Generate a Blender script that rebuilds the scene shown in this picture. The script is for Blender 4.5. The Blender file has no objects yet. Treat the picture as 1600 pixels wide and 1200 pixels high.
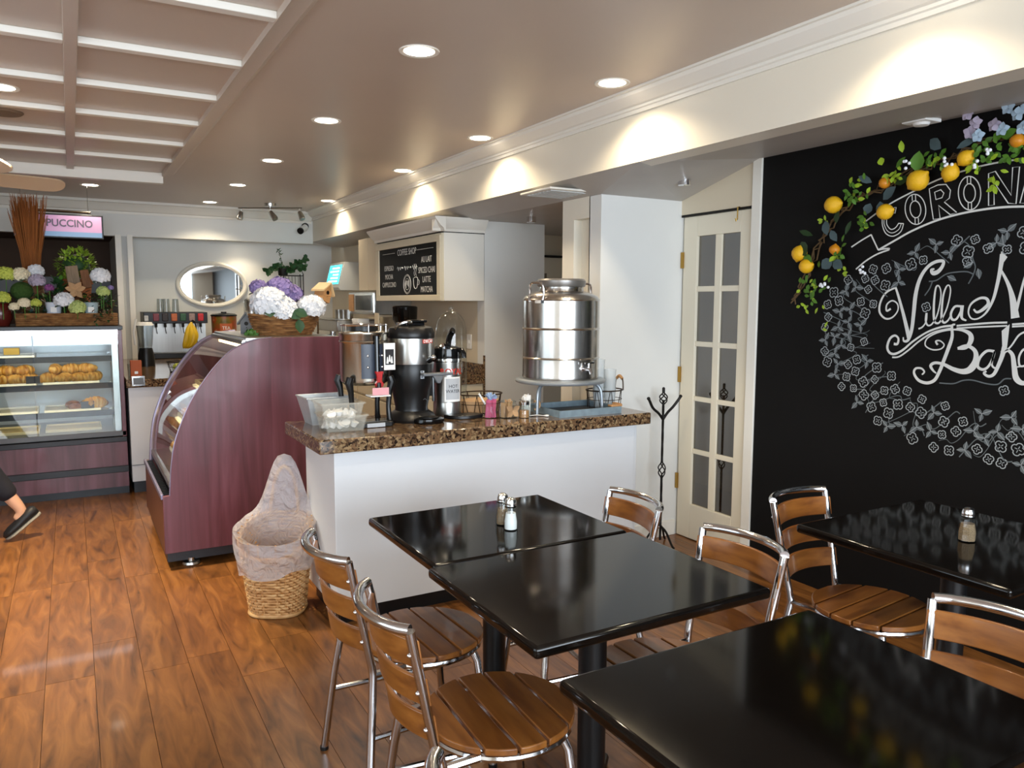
import bpy, bmesh, math, random
import numpy as np
from mathutils import Vector, Matrix
random.seed(7)
PI = math.pi
scene = bpy.context.scene
COL = scene.collection

# ---------------------------------------------------------------- camera
cam_d = bpy.data.cameras.new('camera')
cam = bpy.data.objects.new('camera', cam_d)
COL.objects.link(cam)
scene.camera = cam
FPX = 1205.0
cam_d.sensor_width = 36.0
cam_d.lens = 36.0 * FPX / 1600.0
cam_d.clip_start = 0.02
CAM_H = 1.5
_yaw, _pit, _rol = math.radians(29.7), math.radians(6.0), math.radians(-0.2)
_f = Vector((math.sin(_yaw) * math.cos(_pit), math.cos(_yaw) * math.cos(_pit), -math.sin(_pit)))
_r0 = Vector((math.cos(_yaw), -math.sin(_yaw), 0))
_d0 = _f.cross(_r0)
_r = math.cos(_rol) * _r0 + math.sin(_rol) * _d0
_d = -math.sin(_rol) * _r0 + math.cos(_rol) * _d0
_m = Matrix((( _r.x, -_d.x, -_f.x, 0), (_r.y, -_d.y, -_f.y, 0), (_r.z, -_d.z, -_f.z, CAM_H), (0, 0, 0, 1)))
cam.matrix_world = _m
def ray(px, py):
    return _r * ((px - 800) / FPX) + _d * ((py - 600) / FPX) + _f
# survey helpers: where the line of sight through a pixel meets a plane of the room
def onX(px, py, v):
    d = ray(px, py); t = v / d.x; return Vector((v, d.y * t, CAM_H + d.z * t))
def onY(px, py, v):
    d = ray(px, py); t = v / d.y; return Vector((d.x * t, v, CAM_H + d.z * t))
def onZ(px, py, v):
    d = ray(px, py); t = (v - CAM_H) / d.z; return Vector((d.x * t, d.y * t, v))

# ---------------------------------------------------------------- world, daylight, exposure
world = bpy.data.worlds.new('world'); scene.world = world
world.use_nodes = True
bg = world.node_tree.nodes['Background']
bg.inputs['Color'].default_value = (0.72, 0.84, 1.0, 1)
bg.inputs['Strength'].default_value = 1.6
scene.view_settings.view_transform = 'Standard'
scene.view_settings.look = 'None'
scene.view_settings.gamma = 1.0
scene.view_settings.use_curve_mapping = False
scene.view_settings.exposure = 0.18
def area_light(name, loc, target, sx, sy, power, color):
    l = bpy.data.lights.new(name, 'AREA'); l.shape = 'RECTANGLE'; l.size = sx; l.size_y = sy
    l.energy = power; l.color = color
    o = bpy.data.objects.new(name, l); COL.objects.link(o); o.location = loc
    o.rotation_euler = (Vector(target) - Vector(loc)).to_track_quat('-Z', 'Y').to_euler()
    return o
# daylight entering by the shop windows behind the photographer and on the left street side
area_light('window_daylight', (0.5, -2.95, 1.55), (0.5, 5, 1.2), 4.6, 1.7, 275, (0.80, 0.90, 1.0))
area_light('side_window_daylight', (-2.75, 1.6, 1.55), (3, 1.9, 1.0), 3.4, 1.6, 40, (0.86, 0.93, 1.0))

# ---------------------------------------------------------------- materials
def lin(h):
    if isinstance(h, (tuple, list)): return (*h[:3], 1)
    h = h.lstrip('#'); v = [int(h[i:i + 2], 16) / 255 for i in (0, 2, 4)]
    return tuple((c / 12.92 if c <= .04045 else ((c + .055) / 1.055) ** 2.4) for c in v) + (1,)
MATS = {}
def mat(name, color, rough=.5, metal=0, spec=.5, noise=None, bump=None, emit=None, alpha=None, trans=0, ior=1.45, coat=0, aniso=0, rand=None):
    """noise=(scale, amount, stretch xyz): value variation of the colour; bump=(scale, strength, stretch)"""
    m = bpy.data.materials.new(name); m.use_nodes = True; MATS[name] = m
    nt = m.node_tree; b = nt.nodes['Principled BSDF']
    c = lin(color)
    b.inputs['Base Color'].default_value = c
    b.inputs['Roughness'].default_value = rough; b.inputs['Metallic'].default_value = metal
    b.inputs['Specular IOR Level'].default_value = spec; b.inputs['IOR'].default_value = ior
    b.inputs['Transmission Weight'].default_value = trans; b.inputs['Coat Weight'].default_value = coat
    b.inputs['Coat Roughness'].default_value = .08
    if aniso: b.inputs['Anisotropic'].default_value = aniso
    if alpha is not None: b.inputs['Alpha'].default_value = alpha
    if emit:
        b.inputs['Emission Color'].default_value = lin(emit[0]); b.inputs['Emission Strength'].default_value = emit[1]
    last = None
    def coords(st):
        tc = nt.nodes.new('ShaderNodeTexCoord'); mp = nt.nodes.new('ShaderNodeMapping')
        mp.inputs['Scale'].default_value = st; nt.links.new(tc.outputs['Object'], mp.inputs['Vector']); return mp
    if noise:
        mp = coords(noise[2] if len(noise) > 2 else (1, 1, 1))
        n = nt.nodes.new('ShaderNodeTexNoise'); n.inputs['Scale'].default_value = noise[0]; n.inputs['Detail'].default_value = 5
        nt.links.new(mp.outputs[0], n.inputs['Vector'])
        mr = nt.nodes.new('ShaderNodeMapRange'); mr.inputs[3].default_value = 1 - noise[1]; mr.inputs[4].default_value = 1 + noise[1]
        mr.inputs[1].default_value = .25; mr.inputs[2].default_value = .75
        nt.links.new(n.outputs['Fac'], mr.inputs[0])
        hs = nt.nodes.new('ShaderNodeHueSaturation'); hs.inputs['Color'].default_value = c
        nt.links.new(mr.outputs[0], hs.inputs['Value']); last = hs
    if rand:
        oi = nt.nodes.new('ShaderNodeObjectInfo'); mr = nt.nodes.new('ShaderNodeMapRange')
        mr.inputs[3].default_value = 1 - rand; mr.inputs[4].default_value = 1 + rand
        nt.links.new(oi.outputs['Random'], mr.inputs[0])
        h2 = nt.nodes.new('ShaderNodeHueSaturation'); h2.inputs['Color'].default_value = c
        if last: nt.links.new(last.outputs[0], h2.inputs['Color'])
        nt.links.new(mr.outputs[0], h2.inputs['Value']); last = h2
    if last: nt.links.new(last.outputs[0], b.inputs['Base Color'])
    if bump:
        mp = coords(bump[2] if len(bump) > 2 else (1, 1, 1))
        n = nt.nodes.new('ShaderNodeTexNoise'); n.inputs['Scale'].default_value = bump[0]; n.inputs['Detail'].default_value = 4
        nt.links.new(mp.outputs[0], n.inputs['Vector'])
        bp = nt.nodes.new('ShaderNodeBump'); bp.inputs['Strength'].default_value = bump[1]; bp.inputs['Distance'].default_value = .01
        nt.links.new(n.outputs['Fac'], bp.inputs['Height']); nt.links.new(bp.outputs[0], b.inputs['Normal'])
    return m
def ramp_mat(name, stops, rough=.4, scale=5, stretch=(1, 1, 1), detail=6, dist=0, rand_off=False, coat=0, voronoi=None, bump=0, spec=.5, randv=0):
    m = bpy.data.materials.new(name); m.use_nodes = True; MATS[name] = m
    nt = m.node_tree; b = nt.nodes['Principled BSDF']; N = nt.nodes.new; LK = nt.links.new
    b.inputs['Roughness'].default_value = rough; b.inputs['Coat Weight'].default_value = coat; b.inputs['Specular IOR Level'].default_value = spec
    b.inputs['Coat Roughness'].default_value = .06
    tc = N('ShaderNodeTexCoord'); mp = N('ShaderNodeMapping'); mp.inputs['Scale'].default_value = stretch
    LK(tc.outputs['Object'], mp.inputs['Vector'])
    oi = N('ShaderNodeObjectInfo')
    if rand_off:
        ml = N('ShaderNodeMath'); ml.operation = 'MULTIPLY'; ml.inputs[1].default_value = 57.0
        LK(oi.outputs['Random'], ml.inputs[0]); LK(ml.outputs[0], mp.inputs['Location'])
    if voronoi:
        t = N('ShaderNodeTexVoronoi'); t.inputs['Scale'].default_value = scale; t.inputs['Randomness'].default_value = 1
        nz = N('ShaderNodeTexNoise'); nz.inputs['Scale'].default_value = scale * .8; nz.inputs['Detail'].default_value = 3
        LK(mp.outputs[0], nz.inputs['Vector'])
        mx = N('ShaderNodeMix'); mx.data_type = 'RGBA'; mx.blend_type = 'ADD'; mx.inputs[0].default_value = voronoi
        LK(mp.outputs[0], mx.inputs[6]); LK(nz.outputs['Color'], mx.inputs[7]); LK(mx.outputs[2], t.inputs['Vector'])
        sp = N('ShaderNodeSeparateColor'); LK(t.outputs['Color'], sp.inputs[0]); fac = sp.outputs[0]
    else:
        t = N('ShaderNodeTexNoise'); t.inputs['Scale'].default_value = scale; t.inputs['Detail'].default_value = detail
        t.inputs['Distortion'].default_value = dist; LK(mp.outputs[0], t.inputs['Vector']); fac = t.outputs['Fac']
    cr = N('ShaderNodeValToRGB'); e = cr.color_ramp.elements
    while len(e) < len(stops): e.new(.5)
    for i, (p, c) in enumerate(stops): e[i].position = p; e[i].color = lin(c)
    LK(fac, cr.inputs[0]); out = cr.outputs[0]
    if randv:
        mr = N('ShaderNodeMapRange'); mr.inputs[3].default_value = 1 - randv; mr.inputs[4].default_value = 1 + randv
        LK(oi.outputs['Random'], mr.inputs[0]); hs = N('ShaderNodeHueSaturation'); LK(out, hs.inputs['Color']); LK(mr.outputs[0], hs.inputs['Value']); out = hs.outputs[0]
    LK(out, b.inputs['Base Color'])
    if bump:
        bp = N('ShaderNodeBump'); bp.inputs['Strength'].default_value = bump; bp.inputs['Distance'].default_value = .005
        LK(fac, bp.inputs['Height']); LK(bp.outputs[0], b.inputs['Normal'])
    return m
mat('ceiling_paint_dimmed', '#cbbcae', .34, noise=(1.5, .03))  # cream paint toned down to taupe; dim ceiling light is in the colour
mat('cream_paint', '#e9e2d2', .38, noise=(2, .02))
mat('white_paint', '#e6e6e2', .45, noise=(2, .03))
mat('trim_white', '#eeeae0', .35)
mat('door_paint', '#e8dfca', .4)
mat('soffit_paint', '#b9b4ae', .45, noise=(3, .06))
mat('black_wall', '#0b0a0a', .6, spec=.22, noise=(3, .15))
mat('brown_wall', '#4a3526', .7, noise=(3, .1))
mat('beige_paint', '#d9ccb4', .5)
mat('grey_paint', '#c2c4c2', .5)
mat('gap_dark', '#3a2110', .8)
ramp_mat('plank_wood', [(.25, '#452812'), (.40, '#6f451f'), (.55, '#835327'), (.68, '#946231'), (.8, '#7a4d25')], rough=.33, scale=3.2, stretch=(5, .8, 1), dist=1.6, rand_off=True, bump=.08, randv=.13, coat=.12)
ramp_mat('granite', [(.1, '#2a1e17'), (.28, '#54402e'), (.5, '#7d6045'), (.68, '#5f4732'), (.88, '#98805f')], rough=.1, scale=95, voronoi=.02, spec=.6)
mat('black_plastic', '#121213', .35)
mat('black_gloss', '#0b0b0c', .12)
mat('dark_grey', '#2c2e33', .4)
mat('mid_grey', '#6b6e72', .4)
mat('steel', '#c9c9c7', .16, metal=1)
mat('brushed_steel', '#b9b8b4', .28, metal=1, noise=(40, .06, (1, 1, .05)))
mat('chrome', '#e4e4e6', .08, metal=1)
mat('aluminium', '#d4d4d6', .13, metal=1)
mat('galvanised', '#c9cfd3', .38, metal=.45, noise=(30, .1))
mat('iron', '#171310', .5, metal=.4)
mat('brass', '#b08d4a', .25, metal=1)
mat('lamp_glow', '#ffffff', .5, emit=('#fff0d8', 14.0))
mat('white_plastic', '#efefec', .35)
def glass_mat(name, color, alpha, rough=.02, spec=.5):
    m = bpy.data.materials.new(name); m.use_nodes = True; MATS[name] = m
    nt = m.node_tree; N = nt.nodes.new; LK = nt.links.new
    for n in list(nt.nodes): nt.nodes.remove(n)
    out = N('ShaderNodeOutputMaterial'); tr = N('ShaderNodeBsdfTransparent'); tr.inputs[0].default_value = lin(color)
    gl = N('ShaderNodeBsdfGlossy'); gl.inputs['Roughness'].default_value = rough
    lw = N('ShaderNodeLayerWeight'); lw.inputs['Blend'].default_value = .5
    fr = N('ShaderNodeMath'); fr.operation = 'POWER'; fr.inputs[1].default_value = 4.0; LK(lw.outputs['Facing'], fr.inputs[0])
    m2 = N('ShaderNodeMath'); m2.operation = 'MULTIPLY'; m2.inputs[1].default_value = .75; LK(fr.outputs[0], m2.inputs[0]); fr = m2
    ad = N('ShaderNodeMath'); ad.operation = 'ADD'; ad.inputs[1].default_value = alpha + .04; ad.use_clamp = True
    mx = N('ShaderNodeMixShader'); LK(fr.outputs[0], ad.inputs[0]); LK(ad.outputs[0], mx.inputs[0]); LK(tr.outputs[0], mx.inputs[1]); LK(gl.outputs[0], mx.inputs[2])
    LK(mx.outputs[0], out.inputs[0]); return m
glass_mat('clear_glass', '#f4f8f8', .02)
glass_mat('door_glass', '#a8a298', .16)
glass_mat('thin_plastic', '#f0f3f4', .06, .1)

# ---------------------------------------------------------------- mesh helpers
class MB:
    def __init__(s): s.v = []; s.f = []; s.xf = None
    def add(s, vs, fs):
        o = len(s.v)
        if s.xf is not None: vs = [s.xf @ Vector(v) for v in vs]
        s.v += [tuple(v) for v in vs]; s.f += [tuple(i + o for i in f) for f in fs]; return s
    def box(s, x0, x1, y0, y1, z0, z1):
        if x0 > x1: x0, x1 = x1, x0
        if y0 > y1: y0, y1 = y1, y0
        if z0 > z1: z0, z1 = z1, z0
        return s.add([(x0, y0, z0), (x1, y0, z0), (x1, y1, z0), (x0, y1, z0), (x0, y0, z1), (x1, y0, z1), (x1, y1, z1), (x0, y1, z1)],
                     [(0, 3, 2, 1), (4, 5, 6, 7), (0, 1, 5, 4), (1, 2, 6, 5), (2, 3, 7, 6), (3, 0, 4, 7)])
    def cbox(s, c, w, d, h, rot=None):
        """box centred in x,y on c, standing on c.z"""
        old = s.xf; m = Matrix.Translation(c)
        if rot: m = m @ Matrix.Rotation(rot, 4, 'Z')
        s.xf = m if old is None else old @ m
        s.box(-w / 2, w / 2, -d / 2, d / 2, 0, h); s.xf = old; return s
    def prism(s, poly, axis, a, b):
        """extrude 2-D polygon along an axis between a and b. axis x: poly=(y,z); y: (x,z); z: (x,y)"""
        def p(q, t): return {'x': (t, q[0], q[1]), 'y': (q[0], t, q[1]), 'z': (q[0], q[1], t)}[axis]
        n = len(poly); vs = [p(q, a) for q in poly] + [p(q, b) for q in poly]
        fs = [tuple(range(n)), tuple(range(2 * n - 1, n - 1, -1))] + [(i, (i + 1) % n, (i + 1) % n + n, i + n) for i in range(n)]
        return s.add(vs, fs)
    def lathe(s, prof, c=(0, 0, 0), n=24, cap=True, sx=1, sy=1, axis='z'):
        vs = []; fs = []
        for (r, z) in prof:
            for k in range(n):
                a = 2 * PI * k / n
                q = (r * math.cos(a) * sx, r * math.sin(a) * sy, z)
                if axis == 'x': q = (q[2], q[0], q[1])
                if axis == 'y': q = (q[0], q[2], q[1])
                vs.append((c[0] + q[0], c[1] + q[1], c[2] + q[2]))
        for i in range(len(prof) - 1):
            for k in range(n):
                fs.append((i * n + k, i * n + (k + 1) % n, (i + 1) * n + (k + 1) % n, (i + 1) * n + k))
        if cap:
            if prof[0][0] > 1e-5: fs.append(tuple(range(n - 1, -1, -1)))
            if prof[-1][0] > 1e-5: fs.append(tuple(range((len(prof) - 1) * n, len(prof) * n)))
        return s.add(vs, fs)
    def cyl(s, c, r, h, n=20, axis='z'): return s.lathe([(r, 0), (r, h)], c, n, axis=axis)
    def tube(s, pts, r, n=8, closed=False, flat=1.0):
        pts = [Vector(p) for p in pts]; m = len(pts); vs = []; fs = []
        rs = r if isinstance(r, (list, tuple)) else [r] * m
        up = None
        for i, p in enumerate(pts):
            if closed: t = pts[(i + 1) % m] - pts[i - 1]
            else: t = pts[min(i + 1, m - 1)] - pts[max(i - 1, 0)]
            if t.length < 1e-9: t = Vector((0, 0, 1))
            t.normalize()
            if up is None:
                up = Vector((0, 0, 1)) if abs(t.z) < .9 else Vector((1, 0, 0))
            a = t.cross(up)
            if a.length < 1e-4: a = t.cross(Vector((0, 1, 0.3)))
            a.normalize(); b = a.cross(t).normalized(); up = b
            for k in range(n):
                an = 2 * PI * k / n
                vs.append(p + a * (math.cos(an) * rs[i]) + b * (math.sin(an) * rs[i] * flat))
        for i in range(m if closed else m - 1):
            j = (i + 1) % m
            for k in range(n): fs.append((i * n + k, i * n + (k + 1) % n, j * n + (k + 1) % n, j * n + k))
        if not closed: fs += [tuple(range(n - 1, -1, -1)), tuple(range((m - 1) * n, m * n))]
        return s.add(vs, fs)
    def ball(s, c, rx, ry=None, rz=None, n=12, m=8):
        ry = ry or rx; rz = rz or rx; vs = [(c[0], c[1], c[2] - rz)]; fs = []
        for i in range(1, m):
            t = -PI / 2 + PI * i / m
            for k in range(n):
                a = 2 * PI * k / n; vs.append((c[0] + rx * math.cos(t) * math.cos(a), c[1] + ry * math.cos(t) * math.sin(a), c[2] + rz * math.sin(t)))
        vs.append((c[0], c[1], c[2] + rz)); L = len(vs) - 1
        for k in range(n): fs.append((0, 1 + (k + 1) % n, 1 + k)); fs.append((L, L - n + k, L - n + (k + 1) % n))
        for i in range(m - 2):
            for k in range(n): fs.append((1 + i * n + k, 1 + i * n + (k + 1) % n, 1 + (i + 1) * n + (k + 1) % n, 1 + (i + 1) * n + k))
        return s.add(vs, fs)
    def leaf(s, base, dirv, length, width, nrm=(0, 0, 1), curl=.15, fold=.2, thick=0):
        d = Vector(dirv).normalized(); nn = Vector(nrm); a = d.cross(nn)
        if a.length < 1e-4: a = d.cross(Vector((.3, .5, .8)))
        a.normalize(); u = a.cross(d).normalized(); b = Vector(base); vs = []; st = [(0, .08), (.25, .8), (.55, 1), (.8, .6), (1, .03)]
        for t, w in st:
            c = b + d * (length * t) - u * (curl * length * t * t)
            vs += [c - a * (w * width / 2) + u * (fold * w * width / 2), c, c + a * (w * width / 2) + u * (fold * w * width / 2)]
        fs = []
        for i in range(4):
            for k in range(2): fs.append((i * 3 + k, i * 3 + k + 1, i * 3 + k + 4, i * 3 + k + 3))
        return s.add(vs, fs)
    def patch(s, R, a0, a1, z0, z1, c=(0, 0, 0), n=10, t=.001):
        """thin curved label on an upright cylinder; angle 0 faces -Y"""
        vs = []; fs = []
        for i in range(n + 1):
            a = a0 + (a1 - a0) * i / n
            for r in (R, R + t):
                for z in (z0, z1): vs.append((c[0] + r * math.sin(a), c[1] - r * math.cos(a), c[2] + z))
        for i in range(n):
            j = 4 * i; fs += [(j + 2, j + 6, j + 7, j + 3), (j, j + 1, j + 5, j + 4), (j, j + 4, j + 6, j + 2), (j + 1, j + 3, j + 7, j + 5)]
        fs += [(0, 2, 3, 1), (4 * n, 4 * n + 1, 4 * n + 3, 4 * n + 2)]
        return s.add(vs, fs)
    def mesh(s, name, smooth=35):
        me = bpy.data.meshes.new(name); me.from_pydata(s.v, [], s.f); me.validate(); me.update()
        bm = bmesh.new(); bm.from_mesh(me); bmesh.ops.recalc_face_normals(bm, faces=bm.faces); bm.to_mesh(me); bm.free()
        if smooth:
            me.shade_smooth(); me.set_sharp_from_angle(angle=math.radians(smooth))
        return me
    def build(s, name, m, parent=None, bevel=0, smooth=35, label=None, segs=2):
        me = s.mesh(name, smooth); me.materials.append(MATS[m] if isinstance(m, str) else m)
        o = bpy.data.objects.new(name, me); COL.objects.link(o)
        if parent is not None: o.parent = parent
        if bevel:
            b = o.modifiers.new('bevel', 'BEVEL'); b.width = bevel; b.segments = segs; b.limit_method = 'ANGLE'; b.angle_limit = math.radians(40); b.harden_normals = False
        if label: o['label'] = label
        return o
def thing(name, label, cat, loc=(0, 0, 0), rotz=0, group=None):
    o = bpy.data.objects.new(name, None); COL.objects.link(o); o.empty_display_size = .1
    o.location = loc; o.rotation_euler = (0, 0, rotz); o['label'] = label; o['category'] = cat
    if group: o['group'] = group
    return o
def tag(o, label, cat, group=None, loc=None, rotz=None):
    o['label'] = label; o['category'] = cat
    if group: o['group'] = group
    if loc is not None: o.location = loc
    if rotz is not None: o.rotation_euler = (0, 0, rotz)
    return o
def struct(o, label=None):
    o['kind'] = 'structure'
    if label: o['label'] = label
    return o
def dup(root, loc, rotz=0, label=None, group=None):
    def cp(o, par):
        c = o.copy(); COL.objects.link(c)
        c.parent = par
        for ch in o.children: cp(ch, c)
        return c
    r = cp(root, None); r.location = loc; r.rotation_euler = (0, 0, rotz)
    if label: r['label'] = label
    if group: r['group'] = group
    return r
def same(o, parent, loc=(0, 0, 0), rot=(0, 0, 0), scale=(1, 1, 1), name=None):
    c = bpy.data.objects.new(name or o.name.split('.')[0], o.data); COL.objects.link(c); c.parent = parent
    c.location = loc; c.rotation_euler = rot; c.scale = scale; return c
def text(body, name, m, parent, loc, size, rot, ax='CENTER', ext=.0004, sx=1.0, shear=0, bold=0, bendR=None):
    """lettering as a mesh; bendR wraps it round an upright cylinder whose axis is at loc (text then faces local -Y)"""
    cu = bpy.data.curves.new(name, 'FONT'); cu.body = body; cu.size = size; cu.align_x = ax; cu.align_y = 'CENTER'
    cu.extrude = ext; cu.shear = shear; cu.offset = bold; cu.resolution_u = 3
    t = bpy.data.objects.new(name, cu); COL.objects.link(t)
    dg = bpy.context.evaluated_depsgraph_get(); me = bpy.data.meshes.new_from_object(t.evaluated_get(dg))
    bpy.data.objects.remove(t); me.name = name; me.materials.clear(); me.materials.append(MATS[m])
    for v in me.vertices:
        v.co.x *= sx
        if bendR:
            a = v.co.x / bendR; r = bendR + v.co.z
            v.co = (r * math.sin(a), -r * math.cos(a), v.co.y)
    o = bpy.data.objects.new(name, me); COL.objects.link(o); o.parent = parent
    o.location = loc; o.rotation_euler = rot if not bendR else (0, 0, rot)
    return o
def cr(pts, n=6, closed=False):
    """Catmull-Rom through points"""
    P = [np.array(p, float) for p in pts]; out = []; m = len(P)
    for i in range(m if closed else m - 1):
        if closed: a, b, c, d = P[i - 1], P[i], P[(i + 1) % m], P[(i + 2) % m]
        else: a, b, c, d = P[max(i - 1, 0)], P[i], P[i + 1], P[min(i + 2, m - 1)]
        for k in range(n):
            t = k / n; out.append(tuple(.5 * ((2 * b) + (-a + c) * t + (2 * a - 5 * b + 4 * c - d) * t * t + (-a + 3 * b - 3 * c + d) * t ** 3)))
    if not closed: out.append(tuple(P[-1]))
    return out
FACE_CAM = (PI / 2, 0, 0)      # text standing upright, read from -Y
FACE_LEFT = (PI / 2, 0, -PI / 2)  # text standing upright, read from -X
# ================================================================ THE ROOM
BW = 3.36      # black wall plane
ZC = 2.53      # ceiling
# ---- floor and its planks
fl = struct(MB().box(-2.7, 4.6, -3.0, 10.6, -.06, -.008).build('floor', 'gap_dark'), 'warm brown wood plank floor')
PW, PL = .172, 1.24
plank_me = MB().add([(-PW/2+.0003, -PL/2+.0003, -.008), (PW/2-.0003, -PL/2+.0003, -.008), (PW/2-.0003, PL/2-.0003, -.008), (-PW/2+.0003, PL/2-.0003, -.008),
    (-PW/2+.0009, -PL/2+.0009, 0), (PW/2-.0009, -PL/2+.0009, 0), (PW/2-.0009, PL/2-.0009, 0), (-PW/2+.0009, PL/2-.0009, 0)],
    [(4, 5, 6, 7), (0, 1, 5, 4), (1, 2, 6, 5), (2, 3, 7, 6), (3, 0, 4, 7)]).mesh('plank', 0)
plank_me.materials.append(MATS['plank_wood'])
near, far = [], []
for i in range(-15, 27):
    x = .1 + i * PW; off = random.choice((0, .31, .62, .93)) + random.uniform(-.08, .08)
    for j in range(-3, 9):
        y = j * PL + off
        if x > 4.5 or y < -2.3 or y > 9.9: continue
        # planks with any chance of being seen from the shop floor, nearest first
        seen = (-.7 < x < 3.3 and 1.0 < y < 7.2) and not (1.1 < x < 3.3 and y > 3.9)
        (near if seen else far).append((x, y))
near.sort(key=lambda p: p[1]); far += near[290:]; near = near[:290]
for x, y in near:
    o = bpy.data.objects.new('plank', plank_me); COL.objects.link(o); o.parent = fl; o.location = (x, y, 0)
b = MB()
for x, y in far:
    b.add([(x + v.co.x, y + v.co.y, v.co.z) for v in plank_me.vertices], [tuple(p.vertices) for p in plank_me.polygons])
o = b.build('plank_field', 'plank_wood', fl, smooth=0); o['kind'] = 'stuff'

# ---- ceiling with coffer battens
ce = struct(MB().box(-2.7, 2.6, -3.0, 9.2, ZC, ZC + .1).build('ceiling', 'ceiling_paint_dimmed'), 'glossy painted ceiling, toned taupe for its dim light')
bl = .027
YB = [-.99, -.34, .31, .96, 1.61, 2.26, 2.93, 3.58, 4.23, 4.87, 5.55, 6.22]
XS = [-1.25, -.6, .05]
for y in YB:
    for x0, x1 in ((-1.85, -1.275), (-1.225, -.625), (-.575, .025), (.075, .69)):
        MB().box(x0, x1, y - .025, y + .025, ZC - bl, ZC).build('batten', 'trim_white', ce, bevel=.003)  # cross battens and end beam take white for window light on their fronts
for x in XS: MB().box(x - .025, x + .025, -1.6, 6.9, ZC - bl, ZC).build('batten', 'ceiling_paint_dimmed', ce, bevel=.003)
MB().prism([(.69, ZC), (.69, ZC - .03), (.72, ZC - .022), (.76, ZC - .022), (.79, ZC)], 'y', -1.6, 6.9).build('coffer_border', 'ceiling_paint_dimmed', ce)
MB().box(-1.85, .70, 6.9, 6.98, ZC - .085, ZC).build('coffer_end_beam', 'trim_white', ce, bevel=.004)

# ---- the bulkhead beam along the right, its crown moulding
BX = 2.49
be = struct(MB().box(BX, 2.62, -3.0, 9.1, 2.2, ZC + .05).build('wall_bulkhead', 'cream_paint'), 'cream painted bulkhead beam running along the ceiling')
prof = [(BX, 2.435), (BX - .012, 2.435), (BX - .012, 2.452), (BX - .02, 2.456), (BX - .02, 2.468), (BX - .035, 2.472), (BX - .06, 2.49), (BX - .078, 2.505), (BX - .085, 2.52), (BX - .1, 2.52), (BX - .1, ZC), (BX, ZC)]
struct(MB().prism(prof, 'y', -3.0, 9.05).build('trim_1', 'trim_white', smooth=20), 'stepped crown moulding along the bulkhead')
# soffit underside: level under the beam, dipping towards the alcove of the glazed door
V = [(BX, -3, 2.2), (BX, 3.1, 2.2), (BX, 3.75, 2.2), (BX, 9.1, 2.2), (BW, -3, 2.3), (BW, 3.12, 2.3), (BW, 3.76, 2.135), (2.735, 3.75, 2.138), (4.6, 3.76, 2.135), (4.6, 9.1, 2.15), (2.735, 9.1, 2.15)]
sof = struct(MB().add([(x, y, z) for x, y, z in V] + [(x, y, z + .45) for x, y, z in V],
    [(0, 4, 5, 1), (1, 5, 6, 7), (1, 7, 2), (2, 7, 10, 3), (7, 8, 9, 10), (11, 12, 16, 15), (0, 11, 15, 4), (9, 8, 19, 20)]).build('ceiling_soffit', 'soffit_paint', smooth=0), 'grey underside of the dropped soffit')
# ---- black chalkboard wall on the right
struct(MB().box(BW, BW + .12, -3.0, 3.10, 0, 2.5).build('wall_right', 'black_wall'), 'matt black chalkboard wall')
struct(MB().box(BW - .012, BW + .1, 3.10, 3.165, 0, 2.32).build('trim_2', 'trim_white', bevel=.003), 'white casing between black wall and glazed door')
struct(MB().box(BW, BW + .1, 3.165, 3.75, 2.05, 2.4).build('wall_over_door', 'beige_paint'))
# ---- partition facing the room, its end slot
WY, WX = 3.75, 2.739
struct(MB().box(WX, BW + .1, WY, WY + .12, 0, 2.137).build('wall_partition', 'white_paint'), 'white partition wall beside the glazed door')
struct(MB().box(WX, WX + .1, WY + .12, 3.862, 0, 2.15).box(WX, WX + .1, 4.033, 4.16, 0, 2.15).box(WX, WX + .1, 3.862, 4.033, 2.012, 2.15).box(WX + .06, WX + .1, 3.862, 4.033, 0, 2.012).build('wall_pillar', 'cream_paint'), 'cream partition end with a tall narrow slot')
struct(MB().box(2.78, BW, WY - .012, WY, 0, .1).build('baseboard_partition', 'trim_white', bevel=.003))
# ---- far end of the kitchen passage
struct(MB().box(2.87, 3.43, 5.48, 5.6, 0, 2.16).build('wall_passage', 'white_paint'), 'pale wall at the end of the kitchen cabinets')
struct(MB().box(2.87, 2.97, 5.6, 9.7, 0, 2.2).build('wall_kitchen', 'beige_paint'), 'beige wall behind the coffee cabinets')
struct(MB().box(3.43, 4.6, 6.3, 6.4, 0, 2.2).build('wall_passage_end', 'beige_paint'))
struct(MB().box(4.5, 4.6, 3.0, 6.4, 0, 2.2).build('wall_passage_side', 'beige_paint'))
d2 = struct(MB().box(3.5, 4.2, 6.26, 6.3, 0, 1.93).build('door_2', 'door_paint', bevel=.004), 'cream passage door with a narrow glass lite')
MB().box(3.74, 3.94, 6.25, 6.262, 1.05, 1.78).build('pane', 'door_glass', d2)
MB().box(3.48, 4.22, 6.24, 6.27, 1.93, 1.95).build('casing_line', 'iron', d2)
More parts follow.
